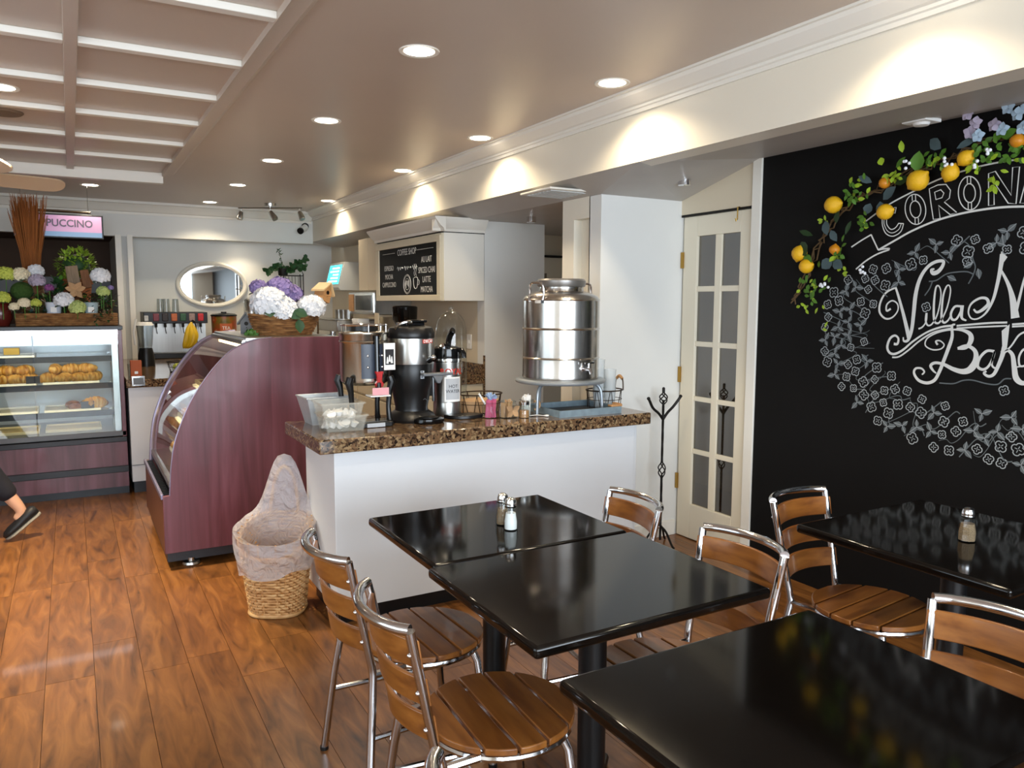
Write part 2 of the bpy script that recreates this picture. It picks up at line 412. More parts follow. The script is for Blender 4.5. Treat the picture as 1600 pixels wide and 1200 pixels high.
# ---- back of the shop: header with crown, recessed mirror wall, post, dark back room
HY = 9.05
struct(MB().box(-2.7, BX, HY, HY + .12, 2.175, ZC + .05).build('wall_header', 'white_paint'), 'pale header over the back counter')
prof = [(HY, 2.40), (HY - .012, 2.40), (HY - .012, 2.425), (HY - .03, 2.43), (HY - .055, 2.47), (HY - .08, 2.5), (HY - .1, 2.505), (HY - .1, ZC), (HY, ZC)]
struct(MB().prism(prof, 'x', -2.7, BX - .02).build('trim_3', 'trim_white', smooth=20), 'crown moulding across the back header')
struct(MB().box(.60, 2.97, 9.6, 9.7, 0, 2.3).build('wall_back', 'white_paint'), 'pale back wall carrying the oval mirror')
struct(MB().box(.45, 2.9, HY + .12, 9.6, 2.2, 2.3).build('ceiling_back', 'white_paint'))
post = struct(MB().box(.44, .60, HY + .005, 10.5, 0, 2.2).build('trim_4', 'grey_paint'), 'white edged post between back room and counter')
for xa, xb in ((.434, .492), (.545, .597)): MB().box(xa, xb, HY - .012, HY + .006, 0, 2.19).build('edge_strip', 'trim_white', post, bevel=.002)
struct(MB().box(-2.7, .44, 10.4, 10.5, 0, 2.3).build('wall_back_room', 'brown_wall'), 'dark brown wall of the back room')
struct(MB().box(-2.7, .5, HY + .1, 10.5, 2.2, 2.3).build('ceiling_back_room', 'brown_wall'))
struct(MB().box(-1.6, .43, 10.34, 10.4, 1.6, 1.78).build('trim_5', 'mid_grey'), 'grey rail on the back room wall')
# ---- the sides never seen, with their street windows
wl = MB().box(-2.8, -2.7, -3, -.2, 0, 2.6).box(-2.8, -2.7, 3.4, 10.5, 0, 2.6).box(-2.8, -2.7, -.2, 3.4, 0, .7).box(-2.8, -2.7, -.2, 3.4, 2.35, 2.6)
struct(wl.build('wall_left', 'cream_paint'))
wf = MB().box(-2.8, -1.9, -3.1, -3, 0, 2.6).box(2.9, 3.5, -3.1, -3, 0, 2.6).box(-1.9, 2.9, -3.1, -3, 0, .65).box(-1.9, 2.9, -3.1, -3, 2.4, 2.6)
struct(wf.build('wall_front', 'cream_paint'))
for nm, ax in (('window_1', 0), ('window_2', 1)):
    b_ = MB()
    if ax == 0:
        for x in (-1.9, -.3, 1.3, 2.84): b_.box(x, x + .06, -3.1, -3.0, .65, 2.4)
        b_.box(-1.84, 2.84, -3.1, -3.0, .65, .71).box(-1.84, 2.84, -3.1, -3.0, 2.34, 2.4)
    else:
        for y in (-.2, 1.57, 3.34): b_.box(-2.8, -2.7, y, y + .06, .7, 2.35)
        b_.box(-2.8, -2.7, -.14, 3.34, .7, .76).box(-2.8, -2.7, -.14, 3.34, 2.29, 2.35)
    wn = struct(b_.build(nm, 'trim_white'), 'white framed shop window out of view')
    pn = MB()
    if ax == 0: pn.box(-1.84, 2.84, -3.06, -3.055, .71, 2.34)
    else: pn.box(-2.76, -2.755, -.14, 3.34, .76, 2.29)
    pn.build('pane', 'clear_glass', wn)
# ---- glazed door standing in the right wall
dr = struct(bpy.data.objects.new('door_1', None)); COL.objects.link(dr); dr['label'] = 'cream glazed door with ten small panes'
Y0, Y1, DZ = 3.168, 3.735, 2.035
py = [Y0, 3.262, 3.413, 3.464, 3.615, Y1]      # stile, pane, muntin, pane, stile
pz = [.229, .557, .587, .892, .922, 1.235, 1.267, 1.573, 1.607, 1.912]
f = MB().box(BW + .01, BW + .05, Y0, py[1], .005, DZ).box(BW + .01, BW + .05, py[4], Y1, .005, DZ)
f.box(BW + .01, BW + .05, py[1], py[4], .005, pz[0]).box(BW + .01, BW + .05, py[1], py[4], pz[9], DZ)
f.build('stiles_and_rails', 'door_paint', dr, bevel=.003)
MB().box(BW + .015, BW + .045, py[2], py[3], pz[0], pz[9]).build('muntin', 'door_paint', dr, bevel=.003)
for k in (1, 3, 5, 7): MB().box(BW + .0165, BW + .0435, py[1], py[4], pz[k], pz[k + 1]).build('muntin', 'door_paint', dr, bevel=.003)
for a, c in ((1, 2), (3, 4)):
    for k in range(0, 10, 2): MB().box(BW + .028, BW + .033, py[a], py[c], pz[k], pz[k + 1]).build('pane', 'door_glass', dr)
for z in (.36, 1.05, 1.77): MB().box(BW - .002, BW + .012, Y1 - .008, Y1 + .012, z - .05, z + .05).build('hinge', 'brass', dr)
MB().box(BW - .004, BW + .01, Y0, Y1 + .01, DZ, DZ + .012).build('top_gap', 'iron', dr)
MB().tube([(BW - .004, 3.26, 2.05), (BW - .02, 3.26, 2.05), (BW - .02, 3.26, 1.98), (BW - .03, 3.26, 1.97), (BW - .035, 3.26, 1.985)], .004).build('hook', 'brass', dr)
# closet behind the glass
struct(MB().box(4.0, 4.05, 2.9, 3.75, 0, 2.3).build('wall_closet', 'beige_paint'))
struct(MB().box(BW + .12, 4.0, 2.85, 2.9, 0, 2.3).build('wall_closet_side', 'beige_paint'))

# ================================================================ LAMPS IN THE CEILING
def downlight(x, y, z, label, power=36, ang=128, glow=True):
    t = thing('downlight', label, 'downlight', (x, y, z), group='recessed ceiling downlights')
    MB().lathe([(.062, -.001), (.082, -.004), (.084, 0), (.064, .0)], n=28, cap=False).build('trim_ring', 'trim_white', t)
    MB().lathe([(.0, -.0015), (.064, -.0015)], n=28, cap=False).build('lens', 'lamp_glow', t)
    l = bpy.data.lights.new('downlight_beam', 'SPOT'); l.energy = power; l.color = (1.0, .83, .58); l.spot_size = math.radians(ang); l.spot_blend = .55; l.shadow_soft_size = .05
    o = bpy.data.objects.new('downlight_beam', l); COL.objects.link(o); o.parent = t; o.location = (0, 0, -.012)
    return t
for x, y, w in ((1.30, 3.06, 'largest in view, in the middle of the ceiling'), (1.32, 4.46, 'second back in the middle ceiling row'), (1.335, 5.9, 'third back in the middle ceiling row'),
             (1.34, 7.26, 'fourth back in the middle ceiling row'), (1.31, 8.64, 'farthest back in the middle row, left of the track light')):
    downlight(x, y, ZC, 'round glowing recessed downlight, ' + w)
for x, y, w in ((2.265, 3.03, 'nearest beside the bulkhead'), (2.29, 4.43, 'second back beside the bulkhead'), (2.32, 5.81, 'third back beside the bulkhead'), (2.335, 7.9, 'farthest beside the bulkhead, near the track light')):
    downlight(x, y, ZC, 'round glowing recessed downlight, ' + w, 34, 140)
downlight(.207, 7.94, ZC, 'round glowing recessed downlight above the screen sign', 26)
downlight(-.244, 4.58, ZC, 'round glowing recessed downlight among the battens at left edge', 400, 84)
downlight(1.76, 9.33, 2.2, 'small round glowing downlight in the soffit above the mirror', 12)
for x, y, p, w in ((2.25, 1.62, 26, 'beside the bulkhead above the wall table'), (1.3, 1.62, 12, 'above the middle table'), (2.25, .2, 16, 'beside the bulkhead behind the camera')): downlight(x, y, ZC, 'recessed downlight out of frame ' + w, p)
# ================================================================ FURNITURE
mat('table_black', '#0d0a08', .085, spec=.4, noise=(60, .3))
ramp_mat('chair_wood', [(.3, '#6e3f1a'), (.5, '#8a5524'), (.7, '#9c642d')], rough=.28, scale=4, stretch=(8, 1, 8), rand_off=True, coat=.25)
ramp_mat('maroon_wood', [(.3, '#50292f'), (.5, '#66363f'), (.7, '#774650')], rough=.33, scale=2.2, stretch=(7, 7, .5), dist=.6, coat=.1)
mat('counter_paint', '#e4e6e8', .5, noise=(2, .02))
mat('case_brown', '#5d3a2c', .4)
mat('lilac_edge', '#8d87a0', .3, metal=.5)
mat('strip_glow', '#ffffff', .5, emit=('#ffdf9f', 8.0))
mat('cool_strip_glow', '#ffffff', .5, emit=('#eef4ff', 8.0))
mat('tray_white', '#eceae0', .35)
mat('tray_yellow', '#e6d5a6', .4)
ramp_mat('croissant_crust', [(.3, '#9a5a1a'), (.5, '#d29a3e'), (.7, '#ecc678')], rough=.4, scale=16, stretch=(5, 1, 1), rand_off=True)
ramp_mat('bun_crust', [(.3, '#6b3310'), (.55, '#a8601f'), (.75, '#cf9040')], rough=.45, scale=22, rand_off=True)
mat('cookie_crust', '#9b6a34', .6, noise=(60, .3))
mat('price_card', '#20242c', .5)
mat('cream_cabinet', '#ddd2b8', .4)
def W(p):
    b = MB(); b.xf = Matrix.Translation(-Vector(p.location)); return b
# ---- tables
def make_table(loc, w, d, label):
    t = thing('dining_table', label, 'table', loc, group='black stone dining tables')
    MB().box(-w/2, w/2, -d/2, d/2, .688, .72).build('tabletop', 'table_black', t, bevel=.011, segs=3)
    MB().box(-.16, .16, -.02, .02, .668, .688).box(-.02, .02, -.16, .16, .668, .688).build('top_bracket', 'black_plastic', t)
    MB().lathe([(.041, .03), (.041, .67)], n=24).build('column', 'black_plastic', t)
    b = MB()
    for k in range(4):
        a = k * PI / 2 + PI / 4; c, s = math.cos(a), math.sin(a)
        b.tube([(0.03 * c, .03 * s, .035), (.15 * c, .15 * s, .028), (.27 * c, .27 * s, .016)], [.026, .022, .016], 8)
    b.build('base_feet', 'black_plastic', t)
    return t
make_table(((.905 + 1.635) / 2, 2.35, 0), .73, .59, 'black polished dining table nearest the white counter, with two shakers')
make_table(((.88 + 1.645) / 2, 1.738, 0), .765, .615, 'black polished dining table in the middle, pushed against the shaker table')
make_table((1.232, .972, 0), .772, .63, 'black polished dining table nearest the camera, cut off by the frame')
make_table((2.575, 1.465, 0), .73, .73, 'black polished dining table beside the black wall, with one shaker')
# ---- chairs
def make_chair(label):
    t = thing('bistro_chair', label, 'chair', group='aluminium and wood bistro chairs')
    R = .2
    # seat: five boards trimmed to a circle
    for k in range(5):
        xa = -R + k * .08 + .004; xb = xa + .072; pts = []
        def hy(x): return math.sqrt(max(R * R - x * x, .0016))
        xs = [xa + (xb - xa) * i / 6 for i in range(7)]
        poly = [(x, hy(x)) for x in xs] + [(x, -hy(x)) for x in reversed(xs)]
        MB().prism(poly, 'z', .414, .432).build('seat_slat', 'chair_wood', t, bevel=.003, smooth=30)
    MB().tube([(.186 * math.cos(a), .186 * math.sin(a), .402) for a in [2 * PI * i / 32 for i in range(32)]], .012, 10, True).build('seat_ring', 'aluminium', t)
    # back posts run into the rear legs
    for s in (1, -1):
        MB().tube([(-.27, .205 * s, 0.004), (-.24, .165 * s, .3), (-.228, .145 * s, .40), (-.233, .148 * s, .43), (-.305, .168 * s, .765)], .0125, 12).build('rear_leg', 'aluminium', t)
        MB().tube([(.11, .128 * s, .40), (.125, .145 * s, .36), (.165, .178 * s, .004)], .0125, 12).build('front_leg', 'aluminium', t)
        MB().tube([(-.245, .175 * s, .22), (.14, .16 * s, .21)], .009, 8).build('side_stretcher', 'aluminium', t)
        MB().tube([(-.228, .145 * s, .40), (-.12, .142 * s, .402)], .0115, 8).build('seat_link', 'aluminium', t)
        for fx, fy in ((-.27, .205), (.165, .178)): MB().lathe([(.0145, 0), (.0145, .012)], (fx, fy * s, 0), 12).build('foot_cap', 'black_plastic', t)
    MB().tube([(-.05, -.168, .215), (-.05, .168, .215)], .009, 8).build('cross_stretcher', 'aluminium', t)
    arc = [(-.305 - .062 * (1 - (v / .168) ** 2) ** .8, v, .768) for v in [-.168 + .336 * i / 20 for i in range(21)]]
    MB().tube(arc, .0135, 12).build('top_rail', 'aluminium', t)
    # three bent back slats fixed to the inside of the posts
    for z0, z1 in ((.672, .742), (.575, .645), (.478, .548)):
        b = MB(); n = 14; vs = []; zm = (z0 + z1) / 2
        off = -.233 - (zm - .43) / .335 * .072 + .014; hw = .15 + (zm - .43) / .335 * .02 + .006
        for i in range(n + 1):
            v = -hw + 2 * hw * i / n; bx = off - .05 * (1 - (v / hw) ** 2)
            tl = .012
            vs += [(bx + tl * .5, v, z0), (bx + tl * .5 - .011, v, z1), (bx - tl * .5 - .011, v, z1), (bx - tl * .5, v, z0)]
        fs = [(3, 2, 1, 0), (4 * n, 4 * n + 1, 4 * n + 2, 4 * n + 3)]
        for i in range(n):
            for k in range(4): fs.append((4 * i + k, 4 * i + (k + 1) % 4, 4 * i + 4 + (k + 1) % 4, 4 * i + 4 + k))
        b.add(vs, fs).build('back_slat', 'chair_wood', t, bevel=.003, smooth=40)
    for z in (.707, .61, .513):
        for s in (1, -1):
            fr = (z - .43) / .335; MB().ball((-.233 - fr * .072 - .012, (.148 + fr * .02) * s, z), .007, n=8, m=6).build('bolt', 'chrome', t)
    return t
ch = make_chair('wood slat bistro chair left of the shaker table, nearest the wicker bin')
ch.location = (.95, 2.255, 0); ch.rotation_euler = (0, 0, math.radians(2))
dup(ch, (.94, 1.71, 0), math.radians(-3), 'wood slat bistro chair left of the middle table, its seat fully visible')
dup(ch, (.80, .945, 0), math.radians(4), 'bistro chair at the bottom edge, only its curved rail end showing')
dup(ch, (1.50, 2.27, 0), math.radians(174), 'bistro chair right of the shaker table, nearest the iron stand')
dup(ch, (1.475, 1.675, 0), math.radians(180), 'bistro chair right of the middle table, below the glazed door')
dup(ch, (1.56, .90, 0), math.radians(186), 'bistro chair at the right edge, its back seen across the nearest table')
dup(ch, (2.44, 1.675, 0), math.radians(-84), 'bistro chair against the black wall side, tucked behind the single shaker table')
# ---- service counter
ct = thing('service_counter', 'white painted service counter base under the granite slab', 'counter', (1.0, 3.37, 0))
W(ct).box(1.0, 2.715, 3.37, 3.86, .085, .835).build('body', 'counter_paint', ct, bevel=.003)
W(ct).box(2.715, 2.738, 3.38, 3.745, .085, .835).build('end_filler', 'counter_paint', ct, bevel=.003)
W(ct).box(1.03, 2.70, 3.42, 3.83, 0, .085).build('kick_plate', 'black_plastic', ct)
gp = [(.912, 3.29), (2.764, 3.29), (2.764, 3.742), (2.73, 3.742), (2.73, 3.915), (.912, 3.915)]
tag(MB().prism(gp, 'z', .836, .9).build('granite_worktop', 'granite', bevel=.006), 'speckled brown granite slab on the white service counter', 'worktop')

# ---- curved glass pastry case
cs = thing('curved_display_case', 'curved glass pastry case with maroon wood end panel', 'display case', (.9, 4.58, 0))
curve = cr([(.431, .428), (.437, .5), (.446, .6), (.473, .741), (.549, .929), (.652, 1.089), (.754, 1.204), (.829, 1.253), (.918, 1.284), (1.008, 1.296)], 5)
poly = [(.392, .10), (.394, .425)] + curve + [(1.41, 1.296), (1.41, .10)]
W(cs).prism(poly, 'y', 4.58, 4.612).build('end_panel', 'maroon_wood', cs, bevel=.002)
W(cs).prism(poly, 'y', 5.722, 5.75).build('end_panel', 'maroon_wood', cs, bevel=.002)
W(cs).tube([(x - .004, 5.72, z) for x, z in curve], .012, 8).build('edge_trim', 'lilac_edge', cs)
W(cs).tube([(x - .002, 4.585, z) for x, z in curve], .004, 6).build('edge_trim', 'lilac_edge', cs)
b = W(cs); n = len(curve) - 6; vs = []; fs = []
for i in range(n):
    x, z = curve[i + 1]; vs += [(x + .006, 4.612, z), (x + .006, 5.722, z)]
    if i: fs.append((2 * i - 2, 2 * i - 1, 2 * i + 1, 2 * i))
b.add(vs, fs).build('curved_glass', 'clear_glass', cs, smooth=60)
W(cs).box(.865, 1.41, 4.612, 5.722, 1.27, 1.296).build('top_panel', 'brushed_steel', cs, bevel=.004)
W(cs).tube([(.86, 4.615, 1.268), (.86, 5.72, 1.268)], .016, 8).build('top_glass_rail', 'brushed_steel', cs)
W(cs).box(1.385, 1.41, 4.612, 5.722, .10, 1.27).build('back_panel', 'mid_grey', cs)
W(cs).box(.43, 1.385, 4.612, 5.722, .47, .50).build('deck', 'brushed_steel', cs)
W(cs).box(.393, .41, 4.612, 5.722, .10, .405).build('lower_panel', 'case_brown', cs)
W(cs).box(.384, .398, 4.60, 5.73, .405, .435).build('ledge_lip', 'lilac_edge', cs, bevel=.003)
W(cs).box(.398, .436, 4.612, 5.722, .36, .40).build('air_channel', 'black_plastic', cs)
for k in range(26):
    y = 4.64 + k * .042
    W(cs).box(.399, .436, y, y + .014, .40, .428).build('vent_slat', 'black_plastic', cs)
W(cs).box(.41, 1.385, 4.65, 5.69, .03, .10).build('base_plinth', 'dark_grey', cs)
for y in (4.66, 5.66):
    for x in (.535, 1.3): W(cs).lathe([(.046, 0), (.05, .006), (.046, .018), (.02, .022), (.02, .04)], (x, y, 0), 20).build('levelling_foot', 'brushed_steel', cs)
shelves = [(.56, .73), (.68, .95)]
for x0, z in shelves: W(cs).box(x0, 1.38, 4.62, 5.715, z - .008, z).build('glass_shelf', 'thin_plastic', cs)
for x0, z in shelves + [(.86, 1.255)]: W(cs).box(x0 + .03, x0 + .055, 4.64, 5.70, z - .03, z - .014).build('light_strip', 'strip_glow', cs)

# pastries -------------------------------------------------------
def croissant_mesh():
    b = MB(); vs = []; fs = []; m = 28; n = 10
    for i in range(m + 1):
        t = i / m; a = (t - .5) * 2.3; R0 = .042
        c = Vector((R0 * math.sin(a) * 1.5, -R0 * math.cos(a) + R0, 0)); r = .040 * math.sin(PI * (.06 + .88 * t)) ** .8
        r *= 1 + .2 * (1 - abs(((t * 7) % 1) * 2 - 1)) - .1
        ax = Vector((math.sin(a), -math.cos(a), 0))
        for k in range(n):
            an = 2 * PI * k / n; vs.append(c + ax * (r * math.cos(an)) + Vector((0, 0, r * .9 * math.sin(an) + .034)))
    for i in range(m):
        for k in range(n): fs.append((i * n + k, i * n + (k + 1) % n, (i + 1) * n + (k + 1) % n, (i + 1) * n + k))
    fs += [tuple(range(n)), tuple(range(m * n, m * n + n))]
    b.add(vs, fs); me = b.mesh('croissant', 60); me.materials.append(MATS['croissant_crust']); return me
CROI = croissant_mesh()
bun = MB().lathe([(0.02, 0), (.042, .004), (.05, .018), (.044, .036), (.026, .047), (.006, .05), (0, .05)], n=16); BUN = bun.mesh('bun', 60); BUN.materials.append(MATS['bun_crust'])
ck = MB().lathe([(0, 0), (.036, 0), (.04, .004), (.036, .011), (.018, .014), (0, .015)], n=16); COOK = ck.mesh('cookie', 60); COOK.materials.append(MATS['cookie_crust'])
def pastry(me, name, cat, label, group, loc, rz=0, tilt=0, s=1.0):
    o = bpy.data.objects.new(name, me); COL.objects.link(o); o.location = loc; o.rotation_euler = (tilt, 0, rz); o.scale = (s, s, s); return tag(o, label, cat, group)
def tray(loc, w, d, label, m='tray_white'):
    t = thing('serving_tray', label, 'tray', loc, group='pastry trays')
    MB().box(-w/2, w/2, -d/2, d/2, 0, .006).build('tray_floor', m, t)
    MB().box(-w/2, w/2, -d/2, -d/2 + .008, .006, .02).box(-w/2, w/2, d/2 - .008, d/2, .006, .02).box(-w/2, -w/2 + .008, -d/2 + .008, d/2 - .008, .006, .02).box(w/2 - .008, w/2, -d/2 + .008, d/2 - .008, .006, .02).build('tray_rim', m, t, bevel=.002)
    return t
# trays inside the curved case
names = {.73: 'middle shelf', .95: 'upper shelf', .50: 'deck'}
for zi, (x0, z) in enumerate([(.56, .73), (.68, .95), (.5, .50)]):
    for j in range(3):
        y = 4.82 + j * .35; where = ('near the maroon end', 'in the middle', 'at the far end')[j]
        tray((x0 + .19, y, z), .3, .29, 'pastry tray on the %s of the curved case, %s' % (names[z], where), 'tray_yellow' if (j + zi) % 2 else 'tray_white')
        for a in range(3):
            for c in range(3):
                kind = (j + zi) % 3; p = (x0 + .1 + a * .09, y - .09 + c * .09, z + .0065)
                me, nm, ct_ = ((COOK, 'cookie', 'cookie'), (CROI, 'croissant', 'croissant'), (BUN, 'glazed_bun', 'bun'))[kind]
                pastry(me, nm, ct_, '%s on the curved case %s tray %s' % (nm.replace('_', ' '), names[z], where), 'pastries in the curved case', p, random.uniform(0, 6), 0, random.uniform(.9, 1.05))

# ---- straight glass bakery case at the back left
X0, X1, YF, YBk = -1.25, .336, 6.66, 7.45
c2 = thing('bakery_display_case', 'upright glass bakery case with maroon base full of croissants', 'display case', (-.45, 6.66, 0))
W(c2).box(X0, X1, YF + .03, YBk, 0, .06).build('plinth', 'dark_grey', c2)
W(c2).box(X0, X1, YF, YBk, .06, .175).build('lower_skirt', 'maroon_wood', c2)
W(c2).box(X0, X1 + .004, YF - .012, YF + .02, .175, .225).build('bumper_strip', 'dark_grey', c2, bevel=.004)
W(c2).box(X0, X1, YF + .005, YBk, .225, .415).build('front_panel', 'maroon_wood', c2)
W(c2).box(X0, X1, YF - .012, YBk, .415, .455).build('sill', 'dark_grey', c2, bevel=.004)
W(c2).box(X0, X1, YF, YBk, .46, .50).build('deck_front', 'mid_grey', c2, bevel=.004)
W(c2).box(X1 - .03, X1, YF, YBk, .455, 1.285).build('side_panel', 'maroon_wood', c2, bevel=.003)
W(c2).box(X0, X0 + .03, YF, YBk, .455, 1.285).build('side_panel', 'maroon_wood', c2, bevel=.003)
W(c2).box(X0, X1 + .006, YF - .01, YBk, 1.285, 1.315).build('top_frame', 'black_plastic', c2, bevel=.003)
W(c2).box(X0 + .03, X1 - .03, YBk - .03, YBk, .50, 1.285).build('back_panel', mat('pale_steel', '#b4b8bc', .3, metal=.3), c2)
W(c2).box(X1 - .075, X1 - .032, YF + .04, YF + .4, .50, 1.28).build('added_reflector', 'brushed_steel', c2)  # steel sheet added to brighten the case interior
for xa, xb in ((X0 + .03, -.26), (-.25, X1 - .03)): W(c2).box(xa, xb, YF + .004, YF + .01, .50, 1.27).build('glass_pane', 'clear_glass', c2)
W(c2).box(X0 + .03, X1 - .03, YF + .002, YF + .03, 1.25, 1.285).build('light_strip', 'cool_strip_glow', c2)
SH = [.655, .868, 1.078]
for z in SH:
    W(c2).box(X0 + .03, X1 - .03, YF + .10, YBk - .1, z - .01, z).build('glass_shelf', 'thin_plastic', c2)
    W(c2).box(X0 + .03, X1 - .03, YF + .085, YF + .10, z - .038, z + .006).build('shelf_edge', 'black_plastic', c2)
    W(c2).box(X0 + .04, X1 - .04, YF + .102, YF + .112, z - .03, z - .0125).build('light_strip', 'strip_glow', c2)
for z in (.655, .868, 1.078):
    for xb in (.16, -.18): W(c2).box(X1 - .1, X1 - .08, YF + .2 + xb * .5, YF + .22 + xb * .5, z - .04, z).build('shelf_bracket', 'steel', c2)
def case_tray(x, y, z, w, d, what, m):
    return tray((x, y, z), w, d, what, m)
lay = [(-.02, .868, 'croi', 'second'), (-.44, .868, 'croi', 'second'), (-.02, .655, 'mix', 'third'), (-.44, .655, 'none', 'third'), (-.44, 1.078, 'none', 'top'), (-.02, .502, 'none', 'bottom'), (-.44, .502, 'none', 'bottom')]
for x, z, kd, lv in lay:
    side = 'right' if x > -.2 else 'left'
    case_tray(x, 6.66 + .30, z, .38, .34, 'shallow pastry tray on the %s level of the bakery case, %s half' % (lv, side), 'tray_yellow' if z < .6 else 'tray_white')
    if kd == 'croi':
        for a in range(4):
            for c in range(2): pastry(CROI, 'croissant', 'croissant', 'golden croissant heaped on the second level tray, %s half of bakery case' % side, 'croissants in the bakery case', (x - .15 + a * .1 + random.uniform(-.01, .01), 6.66 + .2 + c * .13, z + .007), random.uniform(-.5, .9), 0, 1.1)
        for a in range(3):
            for c in range(1): pastry(CROI, 'croissant', 'croissant', 'golden croissant on top of the heap, %s half of bakery case' % side, 'croissants in the bakery case', (x - .11 + a * .11, 6.66 + .27, z + .07), random.uniform(-.6, .6) + (1.2 if a == 0 else 0), .2, 1.15)
    if kd == 'mix':
        for a in range(3): pastry(BUN, 'glazed_bun', 'bun', 'brown glazed bun at the back of the third level tray', 'buns in the bakery case', (x - .0 + a * .1, 6.66 + .36, z + .007), a, 0, 1.1)
        pastry(BUN, 'glazed_bun', 'bun', 'single brown bun left of the price card on the third level', None, (x + .02, 6.66 + .18, z + .007), 0, 0, 1.0)
        pastry(CROI, 'croissant', 'croissant', 'single croissant right of the price card on the third level', None, (x + .15, 6.66 + .18, z + .007), .3, 0, 1.4)
for x, z, w in ((.08, .675, 'on the third level of the bakery case'), (-.27, .885, 'between the two croissant heaps')):
    tag(MB().prism([(0, 0), (.012, .055), (.014, .055), (.01, 0)], 'x', -.045, .045).build('price_card', 'price_card'), 'small dark price card ' + w, 'price card', loc=(x, 6.66 + .12, z))
bxx = MB().box(-.05, .05, -.03, .03, 0, .05).build('pastry_box', mat('yellow_card', '#d9a52c', .5), bevel=.002)
tag(bxx, 'small yellow card box on the top level of the bakery case', 'box', loc=(-.40, 6.66 + .25, 1.099))

# ---- back counters: white base, granite slab
bc = thing('back_counter', 'white back counter base behind the bakery case', 'counter', (.36, 6.62, 0))
W(bc).box(.36, .92, 6.64, 8.6, .09, .835).build('body', 'counter_paint', bc, bevel=.003)
W(bc).box(.36, 2.3, 8.75, 9.58, .09, .835).build('rear_body', 'counter_paint', bc, bevel=.003)
W(bc).box(.37, .91, 6.66, 8.6, 0, .09).build('kick_plate', 'dark_grey', bc)
W(bc).box(.36, .92, 6.634, 6.64, .22, .225).build('panel_joint', 'mid_grey', bc)
tag(MB().prism([(.345, 6.60), (.96, 6.60), (.96, 8.70), (2.32, 8.70), (2.32, 9.58), (.345, 9.58)], 'z', .836, .9).build('granite_worktop', 'granite', bevel=.006), 'brown granite slab on the back counter below the mirror', 'worktop')
# ---- coffee station cabinets along the kitchen wall
kx = 2.28
kb = thing('base_cabinet_run', 'cream base cabinets with bar handles behind the service counter', 'cabinet', (kx, 5.5, 0))
W(kb).box(kx, 2.865, 5.5, 8.6, .09, .85).build('carcass', 'cream_cabinet', kb)
W(kb).box(kx + .05, 2.86, 5.52, 8.58, 0, .09).build('kick_plate', 'black_plastic', kb)
for k in range(7):
    y = 5.52 + k * .44
    d = W(kb).box(kx - .02, kx, y, y + .425, .12, .66).build('door', 'cream_cabinet', kb, bevel=.004)
    MB().xf
    hb = W(kb).tube([(kx - .02, y + (.37 if k % 2 == 0 else .05), .5), (kx - .045, y + (.37 if k % 2 == 0 else .05), .51), (kx - .045, y + (.37 if k % 2 == 0 else .05), .60), (kx - .02, y + (.37 if k % 2 == 0 else .05), .61)], .005, 8)
    hb.build('handle', 'brass', d)
    W(kb).box(kx - .02, kx, y, y + .425, .68, .84).build('drawer', 'cream_cabinet', kb, bevel=.004)
kt = tag(MB().box(kx - .03, 2.865, 5.485, 8.62, .851, .9).build('granite_worktop', 'granite', bevel=.005), 'granite slab with backsplash on the kitchen base cabinets', 'worktop')
MB().box(2.845, 2.866, 5.485, 8.62, .9, 1.01).build('backsplash', 'granite', kt)
MB().box(2.86, 2.872, 5.47, 5.485, .6, 1.08).build('end_strip', 'granite', kt)
# ---- wall cabinet with the chalkboard menu
wc = thing('menu_wall_cabinet', 'cream wall cabinet with chalkboard menu door and crown', 'cabinet', (2.5, 5.48, 1.5))
W(wc).box(2.52, 2.868, 5.48, 6.92, 1.515, 2.06).build('carcass', 'trim_white', wc, bevel=.003)
W(wc).box(2.5, 2.52, 5.485, 6.915, 1.515, 2.035).build('door_back', 'cream_cabinet', wc)
fr = W(wc)
for a in ((5.482, 6.918, 1.515, 1.562), (5.482, 6.918, 1.972, 2.02), (5.482, 5.545, 1.562, 1.972), (6.84, 6.918, 1.562, 1.972)): fr.box(2.484, 2.5, *a)
fr.build('frame', 'cream_cabinet', wc, bevel=.003)
W(wc).box(2.494, 2.4995, 5.545, 6.84, 1.562, 1.972).build('chalkboard', 'black_wall', wc)
W(wc).box(2.50, 2.87, 5.478, 6.92, 2.038, 2.044).build('painted_gap_shade', 'iron', wc)  # dark strip stands in for the shade below the crown
pc = [(0, 0), (.012, 0), (.018, .02), (.045, .04), (.06, .06), (.085, .09), (.09, .105), (.0, .105)]
crn = W(wc)
crn.prism([(2.5 - q[0], 2.045 + q[1]) for q in pc], 'y', 5.40, 6.95)
crn.prism([(5.48 - q[0] * .8, 2.045 + q[1]) for q in pc], 'x', 2.42, 2.87)
crn.build('crown', 'trim_white', wc, smooth=20)
mat('chalk_white', '#dcdcd8', .9)
def menu(s, y, z, size, sx=1): text(s, 'menu_lettering', 'chalk_white', wc, (2.493 - 2.5, y - 5.48, z - 1.5), size, FACE_LEFT, sx=sx)
menu('COFFEE SHOP', 6.18, 1.925, .075, .9)
for s, z in (('ESPRESSO', 1.80), ('MOCHA', 1.725), ('CAPPUCCINO', 1.655)): menu(s, 6.60, z, .062, .85)
for s, z in (('AU LAIT', 1.845), ('SPICED CHAI', 1.76), ('LATTE', 1.685), ('MATCHA', 1.605)): menu(s, 5.76, z, .068, .85)
mk = W(wc)
for ya, yb in ((6.75, 6.45), (5.95, 5.62)): mk.tube([(2.492, ya, 1.93), (2.492, yb, 1.93)], .002, 4)
for k, yc in enumerate((6.34, 6.18, 6.0)):
    mk.tube([(2.492, yc + .055 - i * .011, 1.79 + .018 * math.sin(i * 1.7) + (.02 if i % 4 == 2 else 0)) for i in range(11)], .0018, 4)
